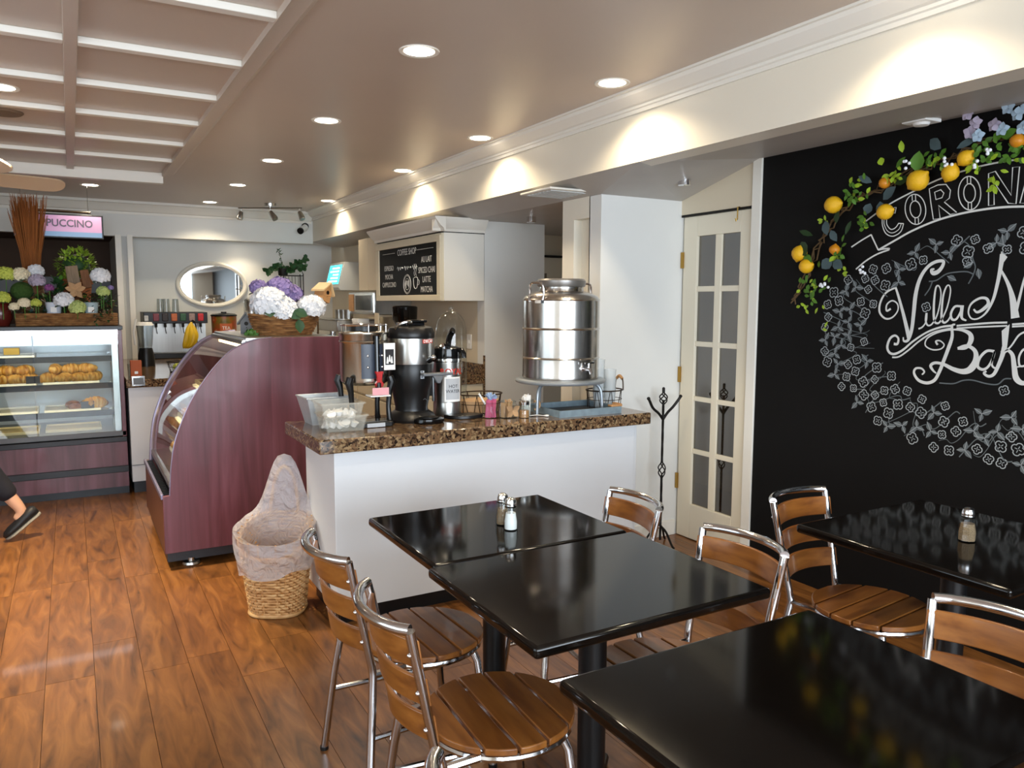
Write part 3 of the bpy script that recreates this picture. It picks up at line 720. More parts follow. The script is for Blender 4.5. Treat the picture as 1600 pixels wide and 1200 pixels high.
for yc in (6.27, 6.09): mk.ball((2.492, yc, 1.795), .008, n=8, m=6)
for r in (.085, .075, .05): mk.tube([(2.492, 6.17 + r * math.cos(a), 1.655 + r * .95 * math.sin(a)) for a in [2 * PI * i / 28 for i in range(28)]], .0018, 4, True)
for k in range(5): mk.tube([(2.492, 6.17 - .04 + .02 * k, 1.655 - .03 + .012 * (k % 3)), (2.492, 6.17 - .03 + .018 * k, 1.655 + .03)], .0018, 4)
mk.tube([(2.492, 5.985 + q[0], 1.66 + q[1]) for q in cr([(.045, .04), (.04, -.01), (.02, -.04), (-.02, -.04), (-.04, -.01), (-.045, .04), (.0, .05), (.045, .04)], 4)], .003, 4)
mk.tube([(2.492, 5.985 + q[0], 1.66 + q[1]) for q in cr([(-.044, .03), (-.075, .02), (-.07, -.01), (-.04, -.015)], 4)], .002, 4)
for s in (-.015, .02): mk.tube([(2.492, 5.985 + s + .01 * math.sin(i), 1.72 + .014 * i) for i in range(8)], .0018, 4)
mk.build('chalk_marks', 'chalk_white', wc)
# ================================================================ THINGS ON THE SERVICE COUNTER
CZ = .9
mat('red_plastic', '#b01c1c', .35)
mat('red_print', '#c23a2c', .6)
mat('label_white', '#f2f2f0', .6)
mat('ink', '#26262a', .7)
mat('label_grey', '#b9bdc2', .6)
mat('pink_paper', '#e8a9b0', .7)
mat('pink_packet', '#d8688f', .6, rand=.25)
mat('blue_packet', '#9fb6d8', .6, rand=.2)
mat('kraft_packet', '#b7926a', .7, rand=.2)
mat('white_packet', '#eceae6', .7, rand=.06)
mat('gauge_blue', '#2a3242', .3)
mat('wood_light', '#b98a5a', .5, noise=(8, .15, (1, 1, 6)))
mat('blue_grey_metal', '#8c9ea8', .45, metal=.3, noise=(25, .2))
mat('slate_metal', '#4a5056', .5, metal=.4, noise=(20, .12))
mat('clear_plastic', '#e2dfd2', .1, alpha=.2)
mat('wire_brown', '#3a2a1e', .45, metal=.6)
mat('pale_grey_tube', '#979ea4', .35, metal=.45)
mat('cup_plastic', '#e8eef0', .12, alpha=.38)
# galvanised bin
g = thing('galvanised_bin', 'tapered galvanised metal bin at the left end of the granite', 'bin', (1.075, 3.79, CZ), math.radians(2))
def taper(w0, d0, w1, d1, h, t=.006):
    b = MB(); vs = []; 
    for (w, d, z) in ((w0, d0, 0), (w1, d1, h), (w1 - 2 * t, d1 - 2 * t, h), (w0 - 2 * t, d0 - 2 * t, t)):
        vs += [(-w/2, -d/2, z), (w/2, -d/2, z), (w/2, d/2, z), (-w/2, d/2, z)]
    fs = [(3, 2, 1, 0), (12, 13, 14, 15)]
    for i in range(3):
        for k in range(4): fs.append((4*i + k, 4*i + (k+1) % 4, 4*i + 4 + (k+1) % 4, 4*i + 4 + k))
    return b.add(vs, fs)
taper(.15, .13, .215, .19, .135).build('body', 'galvanised', g)
for s in (-1, 1): MB().tube([(-.108, .095 * s, .135), (.108, .095 * s, .135)], .004, 6).build('rolled_rim', 'galvanised', g)
for s in (-1, 1): MB().tube([(.108 * s, -.095, .135), (.108 * s, .095, .135)], .004, 6).build('rolled_rim', 'galvanised', g)
# two nested clear tubs with creamers
for k, (z, lab) in enumerate(((0, 'lower clear plastic tub full of white creamer cups on granite'), (.055, 'upper clear plastic tub nested in the creamer tub'))):
    t = thing('clear_tub', lab, 'tub', (1.09 - .004 * k, 3.545 + .03 * k, CZ + z), math.radians(-3), 'clear creamer tubs')
    taper(.17, .155, .2, .19, .075, .003).build('body', 'clear_plastic', t)
    MB().tube([(-.104, -.099, .075), (.104, -.099, .075), (.104, .099, .075), (-.104, .099, .075)], .0045, 6, True).build('rim', 'clear_plastic', t)
cc = MB().lathe([(.013, 0), (.019, .022), (.0215, .023), (.0215, .0245), (0, .0245)], n=12).mesh('creamer_cup', 40); cc.materials.append(MATS['white_plastic'])
for k in range(22):
    lay_ = k // 11; i = k % 11
    o = bpy.data.objects.new('creamer_cup', cc); COL.objects.link(o)
    o.location = (1.03 + .035 * (i % 4) + random.uniform(-.004, .004), 3.505 + .042 * (i // 4), CZ + .016 + lay_ * .05 + random.uniform(0, .006)); o.rotation_euler = (random.uniform(-1, 1), random.uniform(-1, 1), random.uniform(0, 6))
    tag(o, 'small white creamer cup heaped in the %s clear tub' % ('upper' if lay_ else 'lower'), 'creamer cup', 'creamer cups in the clear tubs')
# --- coffee urn on a black leg stand
u = thing('coffee_urn', 'gold-tinted steel coffee urn on four black legs with red tap', 'coffee urn', (1.248, 3.66, CZ))
mat('urn_steel', '#cfc8ba', .2, metal=1)
MB().lathe([(.0, .2), (.1, .2), (.116, .215), (.118, .225), (.118, .44), (.121, .445), (.121, .455), (.112, .46), (0, .462)], n=36).build('tank', 'urn_steel', u)
MB().lathe([(.121, .405), (.123, .41), (.121, .415)], n=36, cap=False).build('band', 'urn_steel', u)
MB().lathe([(.07, .462), (.07, .485), (.055, .492), (0, .494)], n=24).build('lid', 'black_plastic', u)
MB().tube([(.112 * math.cos(a), .112 * math.sin(a), .49) for a in [2 * PI * i / 30 for i in range(30)]], .004, 6, True).build('gallery_rail', 'chrome', u)
for k in range(6):
    a = 2 * PI * k / 6 + .4; MB().cyl((.112 * math.cos(a), .112 * math.sin(a), .455), .004, .04, 8).build('rail_post', 'chrome', u)
for sx in (-1, 1):
    for sy in (-1, 1):
        MB().tube([(.1 * sx, .085 * sy, .24), (.108 * sx, .088 * sy, .215), (.098 * sx, .082 * sy, .17), (.092 * sx, .08 * sy, .09), (.094 * sx, .085 * sy, .035), (.1 * sx, .095 * sy, 0)], [.018, .02, .014, .012, .013, .018], 10).build('leg', 'black_plastic', u)
MB().patch(.119, -.45, .5, .235, .40, t=.002).build('gauge_panel', 'gauge_blue', u)
MB().tube([(.02, -.128, .44), (.02, -.13, .3), (.02, -.132, .24)], .012, 10).build('sight_tube', 'black_gloss', u)
for z in (.29, .345):
    for xx in (-.022, .05): MB().ball((xx, -.119 + abs(xx) * .12, z), .007, n=8, m=6).build('screw', 'chrome', u)
rt = MB().prism([(.0, .0), (.03, .0), (.036, .015), (.026, .03), (.03, .06), (.036, .075), (-.006, .075), (0, .06), (.004, .03), (-.006, .015)], 'y', -.15, -.128)
rt.v = [(x + .01, y, z + .195) for x, y, z in rt.v]; rt.build('tap_handle', 'red_plastic', u, bevel=.003)
MB().tube([(.02, -.118, .215), (.02, -.15, .21), (.02, -.152, .185)], .011, 10).build('tap_spout', 'black_plastic', u)
MB().box(-.02, .062, -.17, -.168, .16, .195).build('card', 'pink_paper', u)
MB().box(-.03, .07, -.172, -.10, .152, .158).build('shelf', 'white_plastic', u)
MB().box(.055, .112, -.128, -.126, .275, .405).build('notice', 'label_white', u)
MB().box(.062, .105, -.1295, -.128, .30, .375).build('notice_picture', 'ink', u)
for k, (xx, zz) in enumerate(((.072, .318), (.083, .327), (.094, .32))): MB().prism([(xx - .006, zz - .012), (xx + .006, zz - .012), (xx + .002, zz + .02), (xx - .002, zz + .02)], 'y', -.1303, -.1295).build('notice_figure', 'label_white', u)
MB().prism([(-.085, -.02), (.1, -.02), (.11, -.10), (.09, -.145), (-.06, -.145), (-.085, -.11)], 'z', 0, .026).build('drip_tray', 'black_plastic', u, bevel=.005)
MB().box(-.04, .05, -.147, -.1455, .003, .022).build('plate', 'label_grey', u)
MB().box(-.05, .07, -.12, -.04, .026, .028).build('drip_grid', 'steel', u)
# --- tall black and steel brewer
v = thing('decaf_dispenser', 'tall black and steel coffee server with red decaf sticker', 'coffee server', (1.497, 3.665, CZ))
MB().lathe([(.0, .0), (.125, 0), (.128, .012), (.115, .035), (.085, .055), (.083, .07), (.1, .16), (.112, .2), (.116, .29), (.114, .295)], n=36).build('base_body', 'black_plastic', v)
MB().lathe([(.118, .293), (.119, .3), (.119, .42), (.118, .425)], n=40, cap=False).build('steel_jacket', 'brushed_steel', v)
MB().lathe([(.119, .422), (.121, .43), (.12, .452), (.108, .474), (.085, .482), (0, .484)], n=36).build('lid', 'black_plastic', v)
MB().box(-.06, .06, -.04, .05, .484, .50).box(-.02, .07, -.05, .0, .50, .514).build('lid_latch', 'black_gloss', v, bevel=.004)
MB().tube(cr([(-.1, -.05, .47), (-.085, -.075, .495), (-.05, -.085, .505), (-.025, -.07, .5), (-.03, -.04, .485)], 5), .008, 8).build('carry_handle', 'steel', v)
MB().patch(.1197, .12, .72, .398, .418, n=8).build('sticker', 'red_print', v)
text('DECAF', 'sticker_lettering', 'label_white', v, (0, 0, .408), .021, math.radians(24), bendR=.1215, bold=.0004)
MB().patch(.1165, .02, .2, .222, .262, n=4).build('gauge_window', 'label_grey', v)
for k in range(4): MB().patch(.118, .05, .12, .228 + .009 * k, .233 + .009 * k, n=2).build('gauge_mark', 'gauge_blue', v)
MB().tube([(.05, -.11, .31), (.06, -.14, .325), (.062, -.155, .32)], .014, 10).build('tap_knob', 'black_gloss', v)
MB().ball((.058, -.15, .33), .013).build('tap_button', 'chrome', v)
MB().box(.0, .16, -.165, -.118, .238, .252).prism([(.05, .238), (.11, .238), (.09, .20), (.075, .20)], 'y', -.165, -.12).build('tap_arm', 'mid_grey', v, bevel=.004)
MB().tube([(.06, -.14, .24), (.06, -.145, .11)], .008, 8).build('drain_tube', 'black_gloss', v)
MB().lathe([(0, 0), (.075, 0), (.08, .008), (.078, .022), (.06, .028), (0, .028)], (.04, -.13, 0), 28, sx=1, sy=.8).build('drip_tray', 'black_gloss', v)
MB().lathe([(.0, .0285), (.05, .0285), (.05, .031), (0, .031)], (.04, -.13, 0), 24).build('drip_grid', 'black_plastic', v)
MB().tube([(.02 + .008 * i, -.108 - .001 * (i % 2), .115 + .006 * math.sin(i * 1.6)) for i in range(8)], .0012, 4).build('maker_mark', 'mid_grey', v)
MB().cyl((.105, -.005, .12), .012, .3, 10).build('side_tube', 'black_plastic', v)
# --- hot water airpot
w = thing('hot_water_airpot', 'steel airpot with white hot water label and black pump', 'airpot', (1.715, 3.70, CZ))
MB().lathe([(0, .0), (.074, 0), (.075, .005), (.075, .075), (.0745, .078), (.075, .082), (.075, .285), (.076, .295), (.073, .305)], n=36).build('body', 'brushed_steel', w)
MB().lathe([(.0775, .29), (.0785, .3), (.0775, .31)], n=36, cap=False).build('collar', 'steel', w)
MB().lathe([(.076, .305), (.078, .33), (.074, .362), (.055, .372), (0, .374)], n=28).build('pump_head', 'black_gloss', w)
MB().tube(cr([(.0, -.02, .37), (-.005, -.03, .4), (.0, -.05, .44), (.005, -.07, .46)], 4), [.02] * 12 + [.016], 10, flat=.7).build('pump_lever', 'black_gloss', w)
MB().tube([(.03, -.05, .355), (.045, -.085, .355), (.05, -.1, .335), (.05, -.102, .315)], .013, 10).build('spout', 'black_gloss', w)
MB().lathe([(.02, 0), (.024, .01), (.0, .03)], (-.035, -.03, .365), 14).build('lid_button', 'chrome', w)
MB().patch(.0755, -.75, .72, .225, .258, n=12).build('red_band', 'brushed_steel', w)
text('ROYAL', 'band_lettering', 'red_print', w, (0, 0, .242), .043, math.radians(-2), bendR=.077, bold=.0012)
MB().patch(.0758, -.62, .62, .085, .215, n=12).build('label_card', 'label_white', w)
MB().patch(.0769, -.52, .52, .097, .207, n=12, t=.0003).build('label_field', 'label_grey', w)
text('HOT', 'label_lettering', 'ink', w, (0, 0, .166), .024, 0, bendR=.0776)
text('WATER', 'label_lettering', 'ink', w, (0, 0, .14), .024, 0, bendR=.0776)
MB().prism([(-.05, -.06), (.1, -.05), (.14, -.08), (.14, -.14), (.08, -.165), (.0, -.15), (-.04, -.11)], 'z', 0, .02).build('drip_tray', 'black_plastic', w, bevel=.004)
# --- glass dome behind the airpot
dm = thing('glass_cloche', 'clear glass dome behind the hot water airpot', 'cloche', (1.80, 3.83, CZ))
MB().lathe([(.0, .0), (.095, 0), (.1, .008), (.095, .016), (0, .016)], n=28).build('base', 'wood_light', dm)
MB().lathe([(.085, .017), (.086, .4), (.083, .46), (.072, .505), (.052, .535), (.027, .552), (0, .557)], n=32, cap=False).build('dome', 'clear_glass', dm)
MB().ball((0, 0, .568), .014).build('knob', 'clear_glass', dm)
# --- small jars and packets
def jar(loc, r, h, label, name='jar'):
    t = thing(name, label, 'jar', loc, group='small jars beside the airpot')
    MB().lathe([(0, 0), (r, 0), (r * 1.02, .006), (r * 1.02, h * .78), (r * .86, h * .88), (r * .9, h)], n=20, cap=False).build('glass', 'clear_glass', t)
    MB().lathe([(r * .9, h * .93), (r * .95, h * .965), (r * .9, h)], n=20, cap=False).build('rim', 'clear_glass', t)
    return t
def packets(c, r, h, m, name, label, n, w=.022, spread=.35):
    for k in range(n):
        a = random.uniform(0, 2 * PI); q = random.uniform(0, r * .55)
        o = MB().box(-w / 2, w / 2, -.0015, .0015, 0, h * random.uniform(.85, 1.1)).build(name, m)
        o.location = (c[0] + q * math.cos(a), c[1] + q * math.sin(a), c[2] + .004)
        o.rotation_euler = (random.uniform(-spread, spread) * .35, random.uniform(-spread, spread) * .35, random.uniform(0, PI)); tag(o, label, 'packet', 'sweetener packets')
jar((1.885, 3.53, CZ), .045, .085, 'glass jar stuffed with pink sweetener packets')
packets((1.885, 3.53, CZ), .045, .09, 'pink_packet', 'sweetener_packet', 'pink paper sweetener packet standing in the pink packet jar', 12)
fl_ = thing('packet_flower', 'pale blue crumpled packets fanned above the pink packet jar', 'packets', (1.89, 3.54, CZ + .097))
for k in range(7): MB().box(-.018, .018, -.0015, .0015, 0, .035).build('packet', 'blue_packet', fl_).rotation_euler = (random.uniform(-.9, .9), random.uniform(-.9, .9), random.uniform(0, 6))
st = MB().tube([(0, 0, 0), (-.03, 0, .06)], .005, 6).build('stir_stick', 'label_white'); tag(st, 'white stir stick poking out beside the blue packets', 'stir stick', loc=(1.855, 3.535, CZ + .075))
st.rotation_euler = (0, -.1, 0)
jar((1.965, 3.49, CZ), .048, .09, 'glass jar of brown sugar packets with burlap bow')
packets((1.965, 3.49, CZ), .048, .09, 'kraft_packet', 'sugar_packet', 'kraft brown sugar packet standing in the burlap bow jar', 12)
bw = thing('burlap_bow', 'tan burlap bow tied on the front of the packet jar', 'bow', (1.965, 3.437, CZ + .045))
for a in (.5, 2.6, 3.9, 5.5): MB().leaf((0, 0, 0), (math.cos(a), -.15, math.sin(a)), .045, .03, (0, -1, 0), .1, .3).build('bow_loop', 'kraft_packet', bw)
j3 = jar((2.045, 3.455, CZ), .028, .07, 'short clear shaker jar of cinnamon'); MB().lathe([(0, .003), (.026, .003), (.026, .04), (0, .04)], n=16).build('contents', 'wood_light', j3)
MB().lathe([(.027, .07), (.028, .085), (.02, .092), (0, .093)], n=16).build('lid', 'steel', j3)
j4 = jar((2.095, 3.515, CZ), .042, .088, 'glass jar of white packets with rope handle')
MB().tube(cr([(.042, -.01, .03), (.075, -.01, .045), (.07, -.01, .075), (.042, -.01, .075)], 5), .006, 8).build('rope_handle', 'kraft_packet', j4)
packets((2.095, 3.515, CZ), .042, .105, 'white_packet', 'white_packet', 'white sugar packet standing in the rope handled jar', 12)
# --- round wire basket behind the jars
def wire_basket(loc, rx, ry, h, label, wires=20, m='wire_brown', flare=1.15, name='wire_basket', rz=0):
    t = thing(name, label, 'basket', loc, rz)
    def ring(z, k, r=.003): return MB().tube([(rx * k * math.cos(a), ry * k * math.sin(a), z) for a in [2 * PI * i / 36 for i in range(36)]], r, 6, True)
    ring(.004, 1).build('bottom_ring', m, t); ring(h, flare, .004).build('top_ring', m, t); ring(h * .5, 1 + (flare - 1) / 2, .002).build('middle_ring', m, t)
    for k in range(wires):
        a = 2 * PI * k / wires; a2 = a + (.16 if k % 2 else -.16)
        MB().tube([(rx * math.cos(a), ry * math.sin(a), .004), (rx * flare * math.cos(a2), ry * flare * math.sin(a2), h)], .002, 5).build('wire', m, t)
    MB().tube([(-rx, 0, .004), (rx, 0, .004)], .002, 5).build('floor_wire', m, t); MB().tube([(0, -ry, .004), (0, ry, .004)], .002, 5).build('floor_wire', m, t)
    return t
b1 = wire_basket((1.93, 3.75, CZ), .115, .09, .105, 'low brown wire basket behind the packet jars')
MB().lathe([(0, .008), (.11, .008), (.118, .07), (.0, .075)], n=24, sy=.8).build('sack_filling', 'kraft_packet', b1)
# --- steel drinks dispenser on its stand
DX, DY = 2.365, 3.60
sd = thing('dispenser_stand', 'pale grey tubular stand under the steel drinks dispenser', 'stand', (DX, DY, CZ))
MB().lathe([(.0, .165), (.235, .165), (.24, .17), (.24, .182), (.235, .186), (0, .186)], n=40).build('round_shelf', 'pale_grey_tube', sd)
MB().tube([(.243 * math.cos(a), .243 * math.sin(a), .172) for a in [2 * PI * i / 40 for i in range(40)]], .0105, 8, True).build('ring', 'pale_grey_tube', sd)
for a in (math.radians(205), math.radians(318), math.radians(88)):
    c, s = math.cos(a), math.sin(a)
    MB().tube(cr([(.14 * c, .14 * s, .164), (.19 * c, .19 * s, .158), (.222 * c, .222 * s, .13), (.232 * c, .232 * s, .08), (.235 * c, .235 * s, .004)], 5), .0095, 10).build('leg', 'pale_grey_tube', sd)
dp = thing('drinks_dispenser', 'large polished steel drinks dispenser drum with lid and tap', 'dispenser', (DX, DY, CZ + .187))
R = .212
pr = [(0, 0), (R, 0), (R + .002, .01), (R, .02), (R, .108), (R + .005, .114), (R, .12), (R, .268), (R + .005, .274), (R, .28), (R, .425), (R + .004, .43), (R, .436), (R - .012, .452), (R - .05, .47), (.125, .478), (.122, .49), (.122, .5)]
mat('drum_steel', '#bdb9b4', .22, metal=1, noise=(9, .05))
MB().lathe(pr, n=56).build('drum', 'drum_steel', dp)
mat('lid_grey', '#8b8885', .35, metal=.7)
MB().lathe([(.118, .5), (.13, .503), (.135, .515), (.135, .535), (.125, .545), (0, .548)], n=40).build('lid', 'lid_grey', dp)
for s in (-1, 1):
    a = math.radians(196 if s < 0 else 16); c, q = math.cos(a), math.sin(a)
    pts = [(.21 * c - .05 * q, .21 * q + .05 * c, .42), (.2 * c - .05 * q, .2 * q + .05 * c, .47), (.205 * c - .04 * q, .205 * q + .04 * c, .515), (.205 * c, .205 * q, .522), (.205 * c + .04 * q, .205 * q - .04 * c, .515), (.2 * c + .05 * q, .2 * q - .05 * c, .47), (.21 * c + .05 * q, .21 * q - .05 * c, .42)]
    MB().tube(cr(pts, 4), .006, 8).build('carry_handle', 'chrome', dp)
    MB().box(-.01, .01, -.06, .06, .412, .428).build('handle_plate', 'chrome', dp).location = (.205 * c * .985, .205 * q * .985, 0)
tp = MB().tube([(0, -R + .01, .062), (0, -R - .05, .062), (0, -R - .06, .04)], .01, 10).build('tap', 'chrome', dp)
MB().lathe([(.0, 0), (.02, 0), (.02, .006), (0, .006)], (0, -R - .004, .062), 16, axis='y').build('tap_washer', 'chrome', tp)
MB().tube([(0, -R - .035, .065), (0, -R - .035, .095)], .006, 8).build('tap_stem', 'chrome', tp); MB().tube([(-.025, -R - .035, .095), (.035, -R - .035, .098)], .0055, 8).build('tap_lever', 'chrome', tp)
for c_ in dp.children:
    if c_.name.startswith('tap'): c_.rotation_euler = (0, 0, math.radians(4))
# --- galvanised tray under the stand with wooden handles
ty = thing('metal_tray', 'blue-grey metal tray with wooden grip under the dispenser stand', 'tray', (2.405, 3.52, CZ), math.radians(0))
MB().box(-.2, .2, -.165, .165, 0, .005).build('tray_floor', 'slate_metal', ty)
for s in (-1, 1):
    MB().box(-.2, .2, .165 * s - .003, .165 * s + .003, 0, .037).build('tray_side', 'blue_grey_metal', ty)
    MB().box(.2 * s - .003, .2 * s + .003, -.165, .165, 0, .037).build('tray_side', 'blue_grey_metal', ty)
MB().tube([(.205, -.09, .042), (.205, -.155, .042)], .011, 8).build('wooden_grip', 'wood_light', ty)
MB().box(.14, .2, -.16, -.12, .034, .046).build('wooden_grip', 'wood_light', ty, bevel=.004)
sp = MB().tube(cr([(0, 0, .006), (.04, -.01, .008), (.07, -.03, .006), (.09, -.05, .007)], 4), [.004] * 9 + [.008, .012, .012, .008], 8, flat=.5).build('stir_spoon', 'white_plastic')
tag(sp, 'white plastic spoon lying before the dispenser stand leg', 'spoon', loc=(2.085, 3.47, CZ))
# --- wire basket of tumblers
wb = wire_basket((2.652, 3.575, CZ), .1, .085, .105, 'dark wire basket of clear tumblers by the partition', 16, flare=1.1, rz=0)
hnd = MB().tube(cr([(.1, 0, .1), (.095, 0, .15), (.06, 0, .185), (.02, 0, .16), (.005, 0, .105)], 6), .004, 6); 
MB().tube(cr([(.105, -.04, .1), (.108, -.03, .16), (.108, 0, .18), (.108, .03, .16), (.105, .04, .1)], 5), .004, 6).build('handle', 'wire_brown', wb)
MB().tube(cr([(.108, -.026, .165), (.108, 0, .181), (.108, .026, .165)], 5), .009, 8).build('handle_grip', 'wood_light', wb)
tb = MB().lathe([(.0, .0), (.026, 0), (.036, .11), (.034, .11), (.025, .004), (0, .004)], n=20).mesh('tumbler', 40); tb.materials.append(MATS['cup_plastic'])
for k, (x, y, nst, lab) in enumerate(((2.612, 3.575, 4, 'in the tallest stack'), (2.657, 3.53, 3, 'in the middle stack'), (2.70, 3.585, 2, 'in the low stack beside the handle'))):
    for j in range(nst):
        o = bpy.data.objects.new('tumbler', tb); COL.objects.link(o); o.location = (x, y, CZ + .007 + j * .055)
        tag(o, 'clear tumbler %s in the dark wire basket' % lab, 'tumbler', 'tumblers in the wire basket')
# ================================================================ ON THE TABLES
def shaker(loc, label, fill, top='steel', fat=1.0, oct_=False):
    t = thing('shaker', label, 'shaker', loc, group='table shakers'); n = 8 if oct_ else 20
    MB().lathe([(0, 0), (.024 * fat, 0), (.0255 * fat, .004), (.0245 * fat, .03), (.018 * fat, .075), (.0165, .083)], n=n, cap=False).build('glass', 'clear_glass', t, smooth=(20 if oct_ else 60))
    MB().lathe([(0, .004), (.021 * fat, .004), (.0215 * fat, .03), (.017 * fat, .06), (0, .06)], n=n).build('contents', fill, t)
    MB().lathe([(.019, .08), (.02, .083), (.02, .098), (.0165, .108), (.009, .113), (0, .114)], n=20).build('cap', top, t)
    MB().lathe([(.0205, .084), (.021, .086), (.0205, .088)], n=20, cap=False).build('cap_ring', 'chrome', t)
    return t
mat('salt', '#f4f4f2', .8); mat('pepper', '#8c7458', .8, noise=(300, .5))
shaker((1.287, 2.262, .72), 'white-filled salt shaker, front one of the pair', 'salt')
shaker((1.293, 2.33, .72), 'brown-filled pepper shaker behind the salt shaker', 'pepper')
shaker((2.547, 1.416, .72), 'squat glass shaker of tan pepper on the table by the black wall', 'pepper', 'chrome', 1.2, True)
# ================================================================ WICKER BIN WITH LINER
ramp_mat('wicker', [(.3, '#a06c38'), (.5, '#c89860'), (.7, '#dcb57e')], rough=.55, scale=14, rand_off=True)
wk = thing('wicker_bin', 'tapered wicker waste basket with clear liner beside the counter', 'waste basket', (.815, 3.735, 0), math.radians(-30))
# D-shaped plan: superellipse
def plan(a, k): 
    c, s = math.cos(a), math.sin(a); e = .7
    return (k * math.copysign(abs(c) ** e, c), k * .9 * math.copysign(abs(s) ** e, s))
def rimz(a): return .40 + .06 * math.sin(a)       # back side (+y local) stands higher
def rad(z): return .12 + .05 * (z / .45)
NS = 44
for r_ in range(26):
    z = .008 + r_ * .0158; b = MB(); pts = []
    for i in range(2 * NS):
        a = 2 * PI * i / (2 * NS); zz = min(z, rimz(a))
        k = rad(zz) + (.005 if (i // 2 + r_) % 2 else -.005); x, y = plan(a, k); pts.append((x, y, zz * (rimz(a) / .40) if False else zz + z * .12 * math.sin(a)))
    b.tube(pts, .0068, 6, True).build('weave_row', 'wicker', wk)
for k in range(NS // 2):
    a = 2 * PI * k / (NS // 2); pts = []
    for j in range(5):
        z = .42 * j / 4; x, y = plan(a, rad(z)); pts.append((x, y, z + z * .12 * math.sin(a)))
    MB().tube(pts, .004, 6).build('stake', 'wicker', wk)
MB().tube([(plan(a, .126)[0], plan(a, .126)[1], .011) for a in [2 * PI * i / 48 for i in range(48)]], .011, 8, True).build('base_braid', 'wicker', wk)
MB().prism([plan(2 * PI * i / 32, .12) for i in range(32)], 'z', .004, .012).build('floor_panel', 'wicker', wk)
# high hoop at the back that holds the liner
hoop = cr([(-.07, .135, .42), (-.065, .15, .52), (-.042, .157, .63), (.0, .159, .68), (.042, .157, .63), (.065, .15, .52), (.07, .135, .42)], 6)
MB().tube(hoop, .008, 8).build('back_hoop', 'wicker', wk)
def film():
    m = bpy.data.materials.new('liner_film'); m.use_nodes = True; MATS['liner_film'] = m; nt = m.node_tree; N = nt.nodes.new; LK = nt.links.new
    b = nt.nodes['Principled BSDF']; b.inputs['Base Color'].default_value = lin('#e6dfe0'); b.inputs['Roughness'].default_value = .28; b.inputs['Alpha'].default_value = .44
    tc = N('ShaderNodeTexCoord'); n1 = N('ShaderNodeTexNoise'); n1.inputs['Scale'].default_value = 13; n1.inputs['Detail'].default_value = 6; n1.inputs['Distortion'].default_value = 1.2
    LK(tc.outputs['Object'], n1.inputs['Vector']); bp = N('ShaderNodeBump'); bp.inputs['Strength'].default_value = 1.0; bp.inputs['Distance'].default_value = .045
    LK(n1.outputs['Fac'], bp.inputs['Height']); LK(bp.outputs[0], b.inputs['Normal'])
film()
rn = random.Random(3)
b = MB(); vs = []; fs = []; nu, nv = 72, 16
ph = [rn.uniform(0, 6) for _ in range(12)]
def wr(a, v): return sum(math.sin((3 + 2 * q) * a + ph[q] + v * (2 + q) * 2.2) / (2.4 + q) for q in range(8))
for i in range(nu):
    a = 2 * PI * i / nu; top = .425 + .05 * math.sin(a) + (.27 * max(0, math.sin(a)) ** 11); lo = .235 + .03 * math.sin(a + .6) + .012 * math.sin(5 * a)
    for j in range(nv + 1):
        v = j / nv
        z = lo + (top - lo) * v; k = rad(min(z, .44)) + .025 + .011 * wr(a, v)
        if z > .44: k = rad(.44) + .022 - .03 * (z - .44) + .005 * wr(a, v)
        x, y = plan(a, k); vs.append((x, y, z))
    # inside fold going down into the bin
    for j in range(6):
        v = j / 5; z = top - .012 - v * (top - .14); k = rad(min(top, .44)) - .016 - .03 * v + .006 * wr(a, v + 2); x, y = plan(a, k); vs.append((x, y, z))
m_ = nv + 7
for i in range(nu):
    for j in range(m_ - 1): fs.append((i * m_ + j, ((i + 1) % nu) * m_ + j, ((i + 1) % nu) * m_ + j + 1, i * m_ + j + 1))
b.add(vs, fs); tag_ = b.build('bag_liner', 'liner_film', wk, smooth=80, label='translucent white plastic liner folded over the rim')
# ================================================================ IRON STAND BY THE DOOR
ist = thing('iron_stand', 'tall twisted black iron stand with two hooks by the door', 'stand', (3.135, 3.62, 0))
def twist(p0, p1, r, n=40, turns=12):
    p0, p1 = Vector(p0), Vector(p1); b = MB(); d = (p1 - p0)
    for s in (0, PI / 2, PI, 3 * PI / 2):
        pts = []
        a = d.normalized().cross(Vector((0, 1, 0)) if abs(d.normalized().y) < .9 else Vector((1, 0, 0))).normalized(); c = d.normalized().cross(a)
        for i in range(n + 1):
            t = i / n; an = s + turns * 2 * PI * t; pts.append(p0 + d * t + (a * math.cos(an) + c * math.sin(an)) * r * .6)
        b.tube(pts, r * .62, 5)
    return b
twist((0, 0, .03), (0, 0, .43), .007, 60, 9).build('lower_rod', 'iron', ist)
twist((0, 0, .52), (0, 0, .91), .007, 60, 9).build('upper_rod', 'iron', ist)
def cage(z0, z1, r):
    b = MB()
    for s in range(4):
        b.tube([(r * math.sin(PI * t) * math.cos(s * PI / 2 + 3.5 * t), r * math.sin(PI * t) * math.sin(s * PI / 2 + 3.5 * t), z0 + (z1 - z0) * t) for t in [i / 14 for i in range(15)]], .004, 6)
    return b
cage(.42, .53, .024).build('basket_twist', 'iron', ist); cage(.88, .96, .026).build('basket_twist', 'iron', ist)
MB().lathe([(.009, 0), (.009, .03), (.004, .035), (0, .036)], (0, 0, .955), 10).build('finial', 'iron', ist)
for s in (-1, 1):
    MB().tube(cr([(0, 0, .79), (.035 * s, 0, .83), (.08 * s, 0, .865), (.115 * s, -.01, .91), (.125 * s, -.012, .925)], 5), .0085, 8).build('hook', 'iron', ist)
    MB().ball((.127 * s, -.012, .928), .011, n=8, m=6).build('hook_tip', 'iron', ist)
